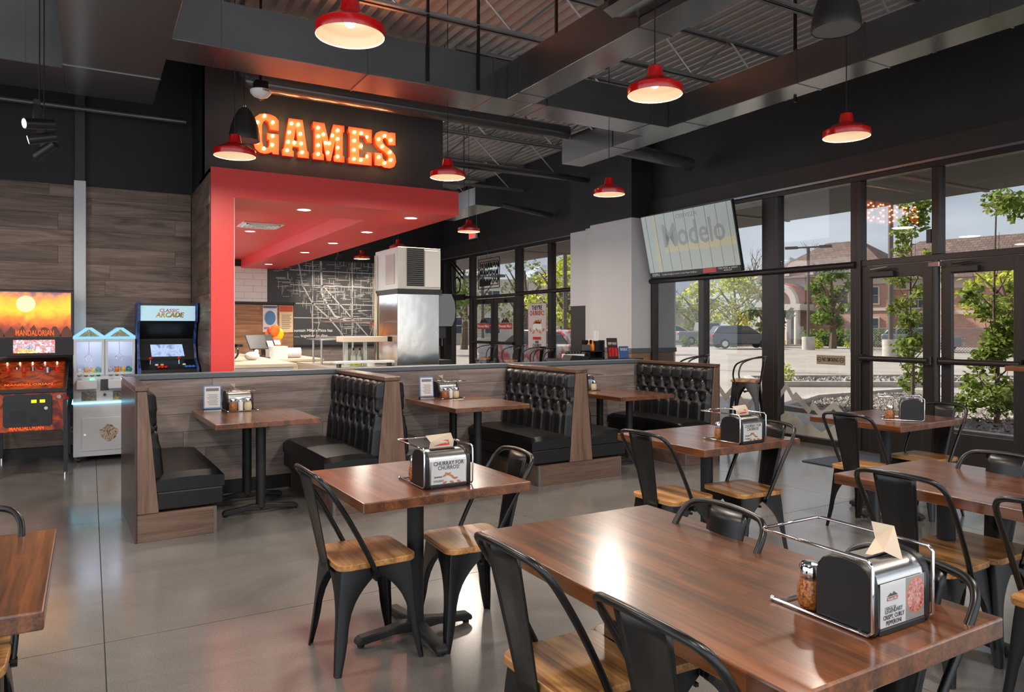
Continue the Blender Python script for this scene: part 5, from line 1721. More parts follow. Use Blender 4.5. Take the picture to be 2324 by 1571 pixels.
hs = thing('heated_shelf', 'long beige heat lamp shelf on posts beside the drink dispenser', 'shelf', (3.0, 9.0, 0.985))
MB().box(-0.28, 0.3, -0.15, 0.15, 0.30, 0.37).obj('lamp_hood', COUNTER, hs, bev=0.006)
for x in (-0.2, 0.05):
    MB().box(x - 0.02, x + 0.02, -0.02, 0.02, 0, 0.3).obj('post', mat('glass_post', (180, 190, 180), 0.2), hs)
lt = thing('low_tray_shelf', 'low white shelf standing on the beige counter edge', 'shelf', (2.86, 8.62, 0.985))
MB().box(-0.3, 0.42, -0.06, 0.1, 0.05, 0.075).obj('board', WHITEPAINT, lt)
for x in (-0.26, 0.38):
    MB().box(x - 0.012, x + 0.012, -0.04, 0.08, 0, 0.05).obj('foot', BLACKPLASTIC, lt)
for (x, y, lab) in ((2.93, 9.1, 'clear spray bottle with yellow liquid, left of the pair'), (3.02, 9.12, 'clear spray bottle, right of the pair')):
    b_ = thing('spray_bottle', lab, 'bottle', (x, y, 0.985), 0, 'clear bottles beside the dispenser')
    MB().lathe([(0.035, 0), (0.037, 0.01), (0.036, 0.11), (0.018, 0.15), (0.014, 0.19)], 14).obj('body', mat('bottle_clear', (190, 200, 186), 0.15) if 'bottle_clear' not in MATS else MATS['bottle_clear'], b_, smooth=40)
    MB().lathe([(0.012, 0.19), (0.012, 0.22), (0.005, 0.225)], 10).obj('cap', BLACKPLASTIC, b_)
    MB().lathe([(0.0375, 0.005), (0.0375, 0.045)], 14, caps=False).obj('label', mat('label_yellow', (220, 214, 60), 0.5) if 'label_yellow' not in MATS else MATS['label_yellow'], b_)
for k in range(14):
    tag(MB().cbox((0, 0, 0.006), (0.26, 0.26, 0.011)).obj('paper_plate_box', PAPER), ('lowest', 'second', 'third', 'fourth', 'fifth', 'sixth', 'seventh', 'eighth', 'ninth', 'tenth', 'eleventh', 'twelfth', 'thirteenth', 'topmost')[k] + ' flat white box in the tall stack on the counter', 'box', 'stacked white boxes on the counter').location = (2.36, 10.9, 1.02 + 0.0125 * k)
c3_ = thing('back_counter', 'beige back counter with the terminals before the partition', 'counter', (2.35, 11.2, 0))
MB().box(-0.32, 0.55, -0.75, 0.7, 0, 0.99).obj('body', COUNTER, c3_)
MB().box(-0.34, 0.57, -0.78, 0.72, 0.99, 1.02).obj('worktop', COUNTER, c3_)
t = thing('paper_roll', 'white paper roll beside the box stack', 'paper roll', (2.6, 10.9, 1.02))
MB().cyl((-0.1, 0, 0.075), (0.1, 0, 0.075), 0.075, n=20).obj('roll', mat('lavender_paper', (200, 200, 212), 0.7), t, smooth=40)
MB().cyl((-0.115, 0, 0.075), (0.115, 0, 0.075), 0.02, n=10).obj('core', KRAFT, t)
for k, (x, y, a, lab) in enumerate(((2.05, 10.6, 0.5, 'left point of sale terminal with tilted black screen'), (2.28, 11.3, 0.35, 'right point of sale terminal behind the box stack'))):
    t = thing('sales_terminal', lab, 'terminal', (x, y, 1.02), a, 'point of sale terminals on the counter')
    MB().box(-0.12, 0.12, -0.1, 0.1, 0, 0.03).obj('base', BLACKPLASTIC, t, bev=0.006)
    MB().tube([(0, 0.05, 0.02), (0, 0.08, 0.16)], 0.025, 10).obj('stand', BLACKPLASTIC, t)
    s_ = MB().box(-0.16, 0.16, -0.012, 0.012, -0.11, 0.11)
    s_.xf(Matrix.Translation((0, 0.04, 0.24)) @ Matrix.Rotation(-0.5, 4, 'X'))
    s_.obj('screen', BLACKPLASTIC, t, bev=0.004)
    s_ = MB().box(-0.05, 0.05, -0.004, 0.004, -0.04, 0.04)
    s_.xf(Matrix.Translation((0.2, 0.0, 0.22)) @ Matrix.Rotation(-0.5, 4, 'X'))
    s_.obj('card_reader', WHITE, t)
tt = thing('snack_display', 'heap of red and yellow snack bags behind the terminals', 'snack bags', (2.45, 11.55, 1.02))
MB().box(-0.12, 0.12, -0.08, 0.1, 0, 0.1).obj('stand', BLACKPLASTIC, tt)
for k in range(9):
    q = random.Random(k + 40)
    m = MB().sphere((0, 0, 0), 0.075, 8, 6, 1.3)
    m.xf(Matrix.Translation((q.uniform(-0.1, 0.1), q.uniform(-0.07, 0.05), 0.16 + 0.03 * k)) @ Matrix.Rotation(q.uniform(-0.7, 0.7), 4, 'Y') @ Matrix.Scale(0.45, 4, (0, 1, 0)))
    m.obj('snack_bag', [mat('bag_yellow', (236, 190, 20), 0.35), mat('bag_red', (206, 40, 24), 0.35), mat('bag_orange', (226, 110, 24), 0.35)][k % 3] if 'bag_orange' not in MATS else MATS[('bag_yellow', 'bag_red', 'bag_orange')[k % 3]], tt)
t = thing('glass_jar', 'clear tip jar with black lid on the counter by the red post', 'jar', (1.52, 9.1, 1.07))
MB().lathe([(0.07, 0), (0.075, 0.02), (0.075, 0.14), (0.055, 0.17)], 18).obj('body', JARGLASS, t, smooth=40)
MB().lathe([(0.06, 0.17), (0.06, 0.2), (0.04, 0.205)], 18).obj('lid', BLACKPLASTIC, t)
t = thing('coiled_cable', 'black coiled cable standing on the counter by the red post', 'cable', (1.52, 9.5, 1.07))
for k in range(4):
    MB().tube([(0.07 * math.cos(q), 0.03 * (k - 2) * 0.6, 0.09 + 0.08 * math.sin(q)) for q in [i * PI / 10 for i in range(20)]], 0.008, 6, closed=True).obj('coil', BLACKPLASTIC, t)
t = thing('flour_bag', 'crumpled white bag on the service counter', 'bag', (1.72, 9.3, 1.07))
MB().sphere((0, 0, 0.05), 0.09, 12, 8, 0.6).obj('bag', PAPER, t, smooth=60)
MB().sphere((0.05, 0, 0.1), 0.03, 8, 6).obj('knot', PAPER, t)

# ================================================================== FAR ROOM THINGS
ck = thing('condiment_station', 'cabinet beyond the half wall carrying the sauce rack', 'cabinet', (6.35, 8.35, 0))
MB().box(-0.75, 0.5, -0.25, 0.3, 0, 1.0).obj('body', PLANKTAN, ck)
MB().box(-0.77, 0.52, -0.27, 0.32, 1.0, 1.03).obj('top', BLACKPLASTIC, ck)
rk = thing('condiment_rack', 'black rack holding two orange sauce bottles and straws', 'rack', (6.1, 8.25, 1.03))
MB().box(-0.13, 0.13, -0.1, 0.1, 0, 0.015).box(-0.13, 0.13, -0.1, 0.1, 0.1, 0.115).box(-0.13, -0.12, -0.1, 0.1, 0, 0.2).box(0.1, 0.13, -0.1, 0.1, 0, 0.26).box(-0.13, 0.13, 0.09, 0.1, 0, 0.26).obj('shelf_unit', BLACKPLASTIC, rk)
MB().box(0.0, 0.1, -0.06, 0.06, 0.115, 0.25).obj('straw_bin', BLACKPLASTIC, rk)
for k in range(9):
    tag(MB().tube([(0, 0, 0), (0.02 * math.sin(k), 0.01, 0.2)], 0.004, 5).obj('drinking_straw', WHITE), 'white drinking straw in the black condiment rack', 'straw', 'straws in the condiment rack').location = (6.12 + 0.008 * k, 8.25, 1.22)
for k, lab in enumerate(('left orange sauce bottle in the black condiment rack', 'right orange sauce bottle in the black condiment rack')):
    b_ = thing('sauce_bottle', lab, 'bottle', (6.01 + 0.065 * k, 8.22, 1.145), 0, 'sauce bottles in the condiment rack')
    MB().lathe([(0.024, 0), (0.026, 0.01), (0.026, 0.08), (0.01, 0.11), (0.009, 0.14)], 12).obj('body', mat('hot_sauce', (214, 120, 30), 0.3) if 'hot_sauce' not in MATS else MATS['hot_sauce'], b_, smooth=40)
    MB().lathe([(0.011, 0.14), (0.011, 0.16)], 10).obj('cap', WHITE, b_)
for (x, y, w, h, m, nm, lab, txt) in ((6.42, 8.2, 0.2, 0.29, mat('flyer_dark', (60, 26, 26), 0.4), 'flyer', 'dark red flyer standing beside the condiment rack', 'PEPP HIGH'), (6.62, 8.2, 0.18, 0.17, mat('flyer_blue', (60, 92, 150), 0.4), 'flyer', 'small blue flyer standing near the white pier', 'REPUBLIC')):
    o = MB().box(-w / 2, w / 2, -0.004, 0.004, 0, h).obj(nm, m)
    tag(o, lab, 'flyer')
    o.location = (x, y, 1.03)
    o.rotation_euler = (-0.12, 0, 0.1)
    textmesh('lettering', txt, 0.05, PAPER, o, (0, -0.006, h * 0.72), FX, 0.0006, fit=w * 0.8)
    if h > 0.2:
        for k in range(3):
            MB().box(-w / 2 + 0.02 + 0.06 * k, -w / 2 + 0.065 + 0.06 * k, -0.0065, -0.004, 0.03, 0.15).obj('photo_print', REDENAMEL, o)
t = thing('register_tray', 'white tray with black utensils before the condiment rack', 'tray', (5.78, 8.3, 1.03))
MB().box(-0.1, 0.14, -0.1, 0.1, 0, 0.07).obj('tray', WHITEPAINT, t)
for k in range(5):
    MB().sphere((-0.08 + 0.05 * k, 0, 0.085), 0.03, 8, 6).obj('utensil_head', BLACKPLASTIC, t)
tag(MB().prism([(-0.16, 0), (0.16, 0), (0.14, 0.05), (-0.12, 0.07)], 'y', -0.1, 0.1).obj('card_printer', BLACKPLASTIC), 'black printer on the cabinet at the left of the tray', 'printer').location = (5.66, 8.05, 1.03)
# exit sign
ex = MB().box(8.2, 8.25, 15.9, 16.28, 3.66, 3.82).obj('exit_sign', WHITE)
tag(ex, 'red lit exit sign over the far doors', 'exit sign')
textmesh('lettering', 'EXIT', 0.15, mat('exit_red', (255, 50, 30), 0.4, emit=(255, 40, 20), es=2.5), ex, (8.195, 16.09, 3.74), (PI / 2, 0, -PI / 2), 0.004, fit=0.3)
# television
tv = thing('television', 'large television tilted down on the window wall', 'television', (7.68, 8.03, 2.735))
tv.rotation_euler = (0, math.radians(-12.5), 0)
MB().box(0.0, 0.05, -0.95, 0.95, -0.50, 0.50).obj('housing', BLACKPLASTIC, tv, bev=0.006)
sc_ = MB().box(-0.004, 0.0, -0.935, 0.935, -0.41, 0.485).obj('screen', mat('tv_picture', (176, 186, 182), 0.2, emit=(170, 180, 176), es=0.16), tv)
TR = (PI / 2, 0, -PI / 2)
textmesh('screen_lettering', 'Modelo', 0.5, mat('tv_grey', (146, 153, 152), 0.2, emit=(146, 153, 152), es=0.15), sc_, (-0.006, -0.12, 0.12), TR, 0.0005, fit=1.25)
textmesh('screen_caption', 'CERVEZA', 0.09, MATS['tv_grey'], sc_, (-0.006, -0.05, 0.4), TR, 0.0005, fit=0.45)
MB().box(-0.006, -0.004, -0.93, 0.5, -0.12, 0.0).obj('yellow_band', mat('tv_yellow', (196, 192, 160), 0.2, emit=(196, 192, 160), es=0.14), sc_)
MB().box(-0.006, -0.004, 0.62, 0.7, -0.41, 0.485).obj('yellow_stripe', MATS['tv_yellow'], sc_)
for k in range(9):
    MB().box(-0.007, -0.005, 0.83 - 0.21 * k, 0.833 - 0.21 * k, -0.41, 0.485).obj('pencil_line', GREYINK, sc_)
tk = MB().box(-0.006, 0.0, -0.935, 0.935, -0.485, -0.41).obj('ticker', mat('tv_ticker', (38, 36, 42), 0.3), tv)
textmesh('ticker_lettering', 'ESPN', 0.06, PAPER, tk, (-0.008, 0.8, -0.45), TR, 0.0005, fit=0.16)
textmesh('ticker_headline', 'Golden Knights interim coach Peter DeBoer', 0.032, PAPER, tk, (-0.008, 0.28, -0.45), TR, 0.0005, fit=0.75)
MB().box(-0.008, -0.005, -0.48, -0.22, -0.48, -0.413).obj('ticker_badge', REDENAMEL, tk)
textmesh('ticker_scores', 'CELTICS at HEAT\n8:30 ET', 0.032, PAPER, tk, (-0.008, -0.7, -0.45), TR, 0.0005, fit=0.36)
MB().box(0.05, 0.25, -0.12, 0.12, -0.1, 0.1).obj('wall_bracket', BLACKMETAL, tv)
# churro poster on the far window
po = MB().box(8.32, 8.335, 12.9, 13.62, 1.02, 1.97).obj('window_poster', mat('poster_pale', (206, 194, 192), 0.6))
tag(po, 'tall pale churro poster on the far window glass', 'poster')
textmesh('lettering', "THEY'RE", 0.14, INK, po, (8.316, 13.26, 1.88), TR, 0.001, fit=0.42)
textmesh('lettering_red', 'CHURRIFIC!', 0.14, REDINK, po, (8.316, 13.26, 1.765), TR, 0.001, fit=0.58)
MB().prism([(13.05, 1.42), (13.42, 1.42), (13.4, 1.55), (13.07, 1.55)], 'x', 8.314, 8.32).obj('box_print', WHITE, po)
for k in range(14):
    q = random.Random(k + 9)
    a = q.uniform(-1, 1)
    cy, cz = (13.12 + 0.06 * (k % 5), 1.56 + 0.035 * (k // 5)) if k < 9 else (13.0 + 0.13 * (k - 9), 1.36 + 0.05 * (k % 2))
    MB().prism([(cy + 0.055 * math.cos(g) * math.cos(a) - 0.022 * math.sin(g) * math.sin(a), cz + 0.055 * math.cos(g) * math.sin(a) + 0.022 * math.sin(g) * math.cos(a)) for g in [i * PI / 5 for i in range(10)]], 'x', 8.312, 8.316).obj('churro_print', TAN, po)
MB().box(8.314, 8.32, 13.1, 13.42, 1.2, 1.26).obj('logo_band', REDINK, po)
textmesh('lettering_small', 'mini\nCHURRS!', 0.11, INK, po, (8.316, 13.26, 1.11), TR, 0.001, fit=0.34, spacing=0.8)
# unlit neon signs in the far transom windows
nn = thing('neon_sign', 'unlit square neon sign hanging in the far transom window', 'neon sign', (8.2, 15.25, 2.55))
m = MB()
for s in (0.0, 0.07):
    m.tube([(0, -0.55 + s, -0.16 + s), (0, 0.5 - s, -0.16 + s), (0, 0.5 - s, 0.55 - s), (0, -0.55 + s, 0.55 - s)], 0.012, 6, closed=True)
m.obj('frame_tube', BLACKMETAL, nn)
q = random.Random(2)
for row, zz in enumerate((0.38, 0.2, 0.02)):
    m = MB()
    yy = 0.4
    while yy > -0.45:
        w = q.uniform(0.08, 0.16)
        m.tube([(0, yy, zz - 0.06), (0, yy - w * 0.2, zz + 0.07), (0, yy - w * 0.5, zz - 0.04), (0, yy - w * 0.8, zz + 0.07), (0, yy - w, zz - 0.06)], 0.011, 5)
        yy -= w + 0.03
    m.obj('letter_tube', BLACKMETAL, nn)
MB().box(-0.03, 0.01, -0.1, 0.4, -0.08, 0.02).obj('transformer', BLACKPLASTIC, nn)
MB().tube(smooth_path([(0, 0.1, 0.55), (0, 0.05, 0.8), (-0.1, 0.35, 1.1), (-0.1, 0.4, 2.4)], 4), 0.01, 5).obj('cord', GUNMETAL, nn)
nb = thing('neon_sign', 'unlit narrow neon sign in the transom window behind the dispenser', 'neon sign', (8.2, 16.95, 2.4))
MB().tube([(0, 0.2 * math.cos(k * PI / 8), 0.15 + 0.2 * math.sin(k * PI / 8)) for k in range(16)], 0.018, 6, closed=True).obj('ring_tube', BLACKMETAL, nb)
MB().tube([(0, 0.4, 0.85), (0, -0.4, 0.4)], 0.02, 6).tube([(0, 0.4, 0.75), (0, -0.35, 0.3)], 0.02, 6).tube([(0, 0.35, 0.7), (0, 0.3, 0.0), (0, 0.45, -0.1)], 0.018, 6).obj('letter_tube', BLACKMETAL, nb)
MB().box(-0.04, 0.02, -0.45, 0.5, -0.25, -0.1).obj('transformer', BLACKPLASTIC, nb)
# door mat
dm = thing('door_mat', 'dark blue-grey door mat before the entrance doors', 'mat', (7.25, 4.55, 0))
MB().prism([(a, b) for a, b in rounded_rect(1.0, 1.55, 0.05)], 'z', 0, 0.008).obj('rubber_edge', BLACKPLASTIC, dm)
MB().prism([(a, b) for a, b in rounded_rect(0.94, 1.49, 0.04)], 'z', 0.008, 0.012).obj('carpet', mat('mat_carpet', (72, 78, 90), 0.9, noise=(90, (92, 98, 110))), dm)


# ================================================================== OUTDOORS
ASPH = mat('asphalt', (148, 138, 131), 0.7, noise=(0.4, (170, 159, 151), 6))
CURB = mat('concrete_kerb', (190, 182, 174), 0.7, noise=(3, (172, 164, 158)))
GRAVELBED = mat('gravel_soil', (84, 76, 70), 0.9)
struct('ground_outside', MB().box(8.3, 400, -200, 400, -0.4, -0.12), ASPH, 'pale asphalt parking lot beyond the windows', 'parking lot')
struct('sidewalk_outside', MB().box(8.22, 10.7, -20, 40, -0.3, -0.02), CURB, 'concrete sidewalk outside the storefront glass', 'sidewalk')
cp_ = struct('canopy_outside', MB().box(8.3, 10.4, -20, 30, 3.30, 3.75).box(8.3, 10.4, 10.6, 11.2, 3.1, 3.3), mat('canopy_paint', (96, 86, 78), 0.6), 'flat brown canopy soffit above the storefront windows', 'canopy')
for y in (-2, 2, 5.2, 8.4, 12, 15):
    MB().box(8.3, 10.4, y, y + 0.05, 3.28, 3.30).obj('joint_batten', mat('batten', (150, 140, 130), 0.6) if 'batten' not in MATS else MATS['batten'], cp_)


def bed(name, label, poly, h=0.03):
    t = thing(name, label, 'planting bed', (0, 0, 0), kind='structure')
    MB().prism(poly, 'z', -0.3, -0.12 + h).obj('soil', GRAVELBED, t)
    n = len(poly)
    for i in range(n):
        (a, b), (c, d) = poly[i], poly[(i + 1) % n]
        l = math.hypot(c - a, d - b)
        nx, ny = (d - b) / l * 0.15, -(c - a) / l * 0.15
        MB().prism([(a - nx * 0.2, b - ny * 0.2), (c - nx * 0.2, d - ny * 0.2), (c + nx, d + ny), (a + nx, b + ny)], 'z', -0.3, 0.02).obj('kerb', CURB, t)
    return t


bed1 = [(10.75, -6), (13.6, -6), (13.6, 4), (14.6, 7.5), (16.6, 8.6), (16.6, 10.2), (13.5, 10.2), (11.3, 9.2), (10.75, 7.2)]
bed('planting_bed', 'gravel planting bed just outside the glass with two young trees', bed1)
bed2 = [(15.5, 13.5), (22, 9.5), (26, 6), (30, -2), (32, -2), (27.5, 8), (22, 13), (17, 15.2)]
bed('planting_bed', 'strip of gravel between the parking lanes with small shrubs', bed2)
bed3 = [(38, 58), (44, 46), (50, 40), (70, 30), (76, 36), (56, 46), (44, 62)]
bed('planting_bed', 'far planting strip along the brick building and cars', bed3)


def inside(p, poly):
    c = False
    j = len(poly) - 1
    for i in range(len(poly)):
        if (poly[i][1] > p[1]) != (poly[j][1] > p[1]) and p[0] < (poly[j][0] - poly[i][0]) * (p[1] - poly[i][1]) / (poly[j][1] - poly[i][1]) + poly[i][0]:
            c = not c
        j = i
    return c


def gravel(label, poly, n, r0, r1, seed):
    rnd = random.Random(seed)
    m = MB()
    xs_, ys_ = [p[0] for p in poly], [p[1] for p in poly]
    k = 0
    base = [(1, 0, 0), (-1, 0, 0), (0, 1, 0), (0, -1, 0), (0, 0, 1), (0, 0, -1)]
    fc = [(0, 2, 4), (2, 1, 4), (1, 3, 4), (3, 0, 4), (2, 0, 5), (1, 2, 5), (3, 1, 5), (0, 3, 5)]
    while k < n:
        x, y = rnd.uniform(min(xs_), max(xs_)), rnd.uniform(min(ys_), max(ys_))
        if not inside((x, y), poly):
            continue
        r = rnd.uniform(r0, r1)
        a = rnd.uniform(0, PI)
        vs = []
        for (bx, by, bz) in base:
            s = r * rnd.uniform(0.7, 1.2)
            px_, py_, pz_ = bx * s, by * s * 0.8, bz * s * 0.7
            vs.append((x + px_ * math.cos(a) - py_ * math.sin(a), y + px_ * math.sin(a) + py_ * math.cos(a), -0.085 + r * 0.3 + pz_))
        m.add(vs, fc)
        k += 1
    o = m.obj('gravel', mat('gravel_stones%d' % seed, (104, 94, 88), 0.85, noise=(6, (176, 164, 156), 3)))
    tag(o, label, 'gravel', kind='stuff')


gravel('dark river stones covering the bed outside the glass', [(10.8, 3.0), (13.5, 3.0), (13.6, 4), (14.5, 7.5), (16.5, 8.6), (16.5, 10.1), (13.5, 10.1), (11.35, 9.15), (10.8, 7.2)], 5200, 0.03, 0.07, 1)
gravel('dark stones of the strip between the parking lanes', bed2, 1800, 0.06, 0.12, 2)


def leafmat(name, c1, c2, tr=0.45):
    m = bpy.data.materials.new(name)
    m.use_nodes = True
    nt = m.node_tree
    N, L = nt.nodes, nt.links
    for n in list(N):
        N.remove(n)
    out = N.new('ShaderNodeOutputMaterial')
    geo = N.new('ShaderNodeNewGeometry')
    rp = N.new('ShaderNodeValToRGB')
    rp.color_ramp.elements[0].color = lin(c1)
    rp.color_ramp.elements[1].color = lin(c2)
    L.new(geo.outputs['Random Per Island'], rp.inputs[0])
    d = N.new('ShaderNodeBsdfDiffuse')
    t = N.new('ShaderNodeBsdfTranslucent')
    mx = N.new('ShaderNodeMixShader')
    mx.inputs[0].default_value = tr
    L.new(rp.outputs[0], d.inputs[0])
    L.new(rp.outputs[0], t.inputs[0])
    L.new(d.outputs[0], mx.inputs[1])
    L.new(t.outputs[0], mx.inputs[2])
    L.new(mx.outputs[0], out.inputs[0])
    MATS[name] = m
    return m


LEAFD = leafmat('leaf_deep_green', (84, 108, 44), (158, 166, 88), 0.5)
LEAFY = leafmat('leaf_spring_green', (158, 170, 48), (212, 208, 108), 0.55)
LEAFM = leafmat('leaf_mid_green', (92, 120, 56), (140, 158, 84))
LEAFG = leafmat('leaf_grey_green', (112, 122, 84), (158, 164, 122))
BARK = mat('bark', (120, 100, 84), 0.9, noise=(20, (86, 70, 58)))


def leaves(m, blobs, n, size, rnd):
    """folded leaves scattered through a set of ellipsoid clumps (c, radius, radius_z)"""
    tot = sum(b[1] ** 2 * b[2] for b in blobs)
    for (c, r, rz) in blobs:
        for k in range(max(6, int(n * r * r * rz / tot))):
            while True:
                p = Vector((rnd.uniform(-1, 1), rnd.uniform(-1, 1), rnd.uniform(-1, 1)))
                if p.length < 1:
                    break
            q = Vector((c[0] + p.x * r, c[1] + p.y * r, c[2] + p.z * rz))
            s = size * rnd.uniform(0.6, 1.25)
            d = Vector((rnd.uniform(-1, 1), rnd.uniform(-1, 1), rnd.uniform(-0.8, 0.3))).normalized()
            a = d.orthogonal().normalized()
            a.rotate(Matrix.Rotation(rnd.uniform(0, 2 * PI), 3, d))
            up = d.cross(a)
            m.add([q, q + d * s * 0.45 + a * s * 0.36 + up * s * 0.08, q + d * s, q + d * s * 0.45 - a * s * 0.36 + up * s * 0.08], [(0, 1, 2, 3)])


def tree(name, label, loc, H, blobs, n, size, lm, stems, group, seed):
    rnd = random.Random(seed)
    t = thing(name, label, 'tree', loc, 0, group)
    m = MB()
    for pth, r in stems:
        m.tube(smooth_path(pth, 3), [r * (1 - 0.8 * i / (3 * (len(pth) - 1))) for i in range(3 * (len(pth) - 1) + 1)], 7)
    m.obj('trunk', BARK, t, smooth=50)
    f = MB()
    leaves(f, blobs, n, size, rnd)
    o = f.obj('foliage', lm, t)
    o['kind'] = 'stuff'
    return t


def young(label, loc, H, W_, seed):
    rnd = random.Random(seed)
    blobs = []
    for k in range(34):
        s = rnd.random()
        zz = 0.25 + s * (H - 0.35)
        # narrow crown above, bushy sprouts at the foot, slim waist between
        rad = W_ * (0.55 if zz < 1.1 else 0.30 if zz < 1.7 else 0.75 if zz < 2.6 else 0.62 * (1 - (zz - 2.6) / (H - 2.2)) + 0.16)
        a = rnd.uniform(0, 2 * PI)
        d = rad * math.sqrt(rnd.random())
        blobs.append(((d * math.cos(a), d * math.sin(a), zz), rnd.uniform(0.14, 0.24), rnd.uniform(0.14, 0.26)))
    stems = [([(0, 0, -0.1), (0.03, 0, 0.9), (-0.02, 0.03, 1.8), (0.0, 0, H - 0.3)], 0.045)]
    for k in range(9):
        a = k * 2.4
        z0 = 0.15 + 0.3 * k * H / 4.2
        stems.append(([(0, 0, z0), (0.25 * math.cos(a), 0.25 * math.sin(a), z0 + 0.3), (0.42 * W_ * math.cos(a), 0.42 * W_ * math.sin(a), z0 + 0.75)], 0.014))
    tree('young_tree', label, loc, H, blobs, 2600, 0.115, LEAFD, stems, 'young street trees outside the glass', seed)


young('young tree with bushy foot growing right outside the right door leaf', (12.7, 6.25, -0.08), 3.9, 0.85, 4)
young('young slimmer tree behind the centre post of the entrance doors', (15.7, 9.45, -0.08), 4.5, 0.8, 8)


def big_tree(label, loc, H, R, n, lm, seed, size=0.5, group='trees beyond the parking lot', trunk=0.3):
    rnd = random.Random(seed)
    blobs = []
    for k in range(30):
        a = rnd.uniform(0, 2 * PI)
        s = rnd.uniform(0.28, 1.0)
        rad = R * math.sin(PI * min(0.98, 0.18 + 0.78 * (s - 0.28) / 0.72)) * math.sqrt(rnd.random())
        blobs.append(((rad * math.cos(a), rad * math.sin(a), H * s), R * rnd.uniform(0.2, 0.36), R * rnd.uniform(0.16, 0.28)))
    stems = [([(0, 0, -0.2), (0.1, 0, H * 0.35), (0, 0.1, H * 0.85)], trunk)]
    for k in range(7):
        a = k * 2.4
        stems.append(([(0, 0, H * (0.22 + 0.05 * k)), (R * 0.4 * math.cos(a), R * 0.4 * math.sin(a), H * (0.42 + 0.05 * k)), (R * 0.8 * math.cos(a), R * 0.8 * math.sin(a), H * (0.6 + 0.05 * k))], trunk * 0.4))
    tree('shade_tree', label, loc, H, blobs, n, size, lm, stems, group, seed)


def bare_tree(label, loc, H, R, seed):
    rnd = random.Random(seed)
    t = thing('bare_tree', label, 'tree', loc, 0, 'bare trees on the skyline')
    m = MB()

    def br(p, d, l, r, lev):
        q = p + d * l
        m.tube([p, (p + q) / 2 + Vector((rnd.uniform(-1, 1), rnd.uniform(-1, 1), 0)) * l * 0.06, q], [r, r * 0.8, r * 0.6], 4, caps=False)
        if lev:
            for k in range(4):
                dd = (d + Vector((rnd.uniform(-1, 1), rnd.uniform(-1, 1), rnd.uniform(-0.1, 0.7))) * 0.75).normalized()
                br(p + d * l * rnd.uniform(0.45, 1.0), dd, l * rnd.uniform(0.5, 0.75), r * 0.55, lev - 1)
    br(Vector((0, 0, -0.2)), Vector((0, 0, 1)), H * 0.42, 0.16, 4)
    m.obj('branches', BARK, t)
    return t


GZ = -0.12
big_tree('bright yellow-green tree left of centre behind the parked cars', (50.2, 51.2, GZ), 5.6, 2.9, 1500, LEAFY, 1, 0.36)
big_tree('bright yellow-green tree behind the dark grey crossover', (54.6, 50.6, GZ), 6.6, 3.3, 1700, LEAFY, 2, 0.36)
big_tree('olive green tree between the bright trees and the brick porch', (45.6, 38.9, GZ), 5.3, 1.6, 1300, LEAFG, 12, 0.36)
big_tree('grey-green tree at the left edge of the television window', (47.0, 53.2, GZ), 6.0, 2.4, 1200, LEAFG, 3, 0.36)
big_tree('pointed green tree before the brick wall beside the doors', (46.5, 33.9, GZ), 6.2, 1.7, 1500, LEAFM, 4, 0.34)
big_tree('yellow-green tree seen through the right door leaf', (47.5, 22.6, GZ), 5.6, 2.4, 1300, LEAFY, 5, 0.36)
big_tree('bare-branched green tree behind the far doors', (22.6, 45.6, GZ), 8.0, 3.0, 1000, LEAFG, 6, 0.3)
big_tree('spring green tree at the left of the far windows', (17.0, 38.0, GZ), 5.6, 1.9, 1000, LEAFM, 13, 0.3)
big_tree('tree with sparse grey-green leaves in the churro poster window', (25.8, 42.6, GZ), 6.4, 2.2, 800, LEAFG, 7, 0.28)
big_tree('bright spring green tree beside the white pier in the far window', (25.4, 37.2, GZ), 6.0, 2.6, 1500, LEAFY, 9, 0.3)
bare_tree('bare tree on the skyline left of the brick arch', (62.0, 55.5, GZ), 10.5, 3, 1)
bare_tree('bare tree on the skyline above the brick roof', (68.0, 50.5, GZ), 12.5, 3, 2)


def shrub(label, loc, r, h, lm, seed, n=160, group='clipped shrubs outdoors', size=0.16):
    t = thing('shrub', label, 'shrub', loc, 0, group)
    rnd = random.Random(seed)
    f = MB()
    leaves(f, [((0, 0, h * 0.5), r, h * 0.55)], n, size, rnd)
    o = f.obj('foliage', lm, t)
    o['kind'] = 'stuff'
    MB().tube([(0, 0, -0.1), (0, 0, h * 0.5)], 0.03, 5).obj('stem', BARK, t)


for k in range(8):
    s = k / 7
    shrub(('leftmost', 'second', 'third', 'fourth', 'fifth', 'sixth', 'seventh', 'rightmost')[k] + ' round shrub from the left in the clipped row before the parked cars', (37.6 + 5.6 * s, 46.6 - 6.4 * s, GZ), 0.42, 0.85, LEAFM, 60 + k, 170, 'row of round shrubs before the parked cars', 0.2)
for k, (x, y, r, h, lab) in enumerate(((16.6, 13.8, 0.4, 0.55, 'small yellow-green shrub in the gravel strip behind the no smoking sign window'), (24.4, 9.6, 0.4, 0.5, 'small shrub in the gravel strip behind the left door leaf'),
                                       (47.0, 39.2, 0.6, 0.7, 'small shrub at the left of the lamp post base'), (45.2, 34.4, 0.6, 0.7, 'small shrub at the right of the lamp post base'), (46.8, 32.4, 0.6, 0.7, 'small shrub nearest the red hydrant'))):
    shrub(lab, (x, y, GZ + 0.02), r, h, LEAFY, 80 + k, 220, None, 0.11 if k < 2 else 0.2)
hg = thing('hedge', 'clipped green hedge along the foot of the brick building', 'hedge', (52.6, 37.4, GZ), math.radians(-78))
f = MB()
leaves(f, [((-2.4 + 1.2 * k, 0, 0.75), 1.0, 0.8) for k in range(6)], 1500, 0.26, random.Random(5))
o = f.obj('foliage', LEAFM, hg)
o['kind'] = 'stuff'
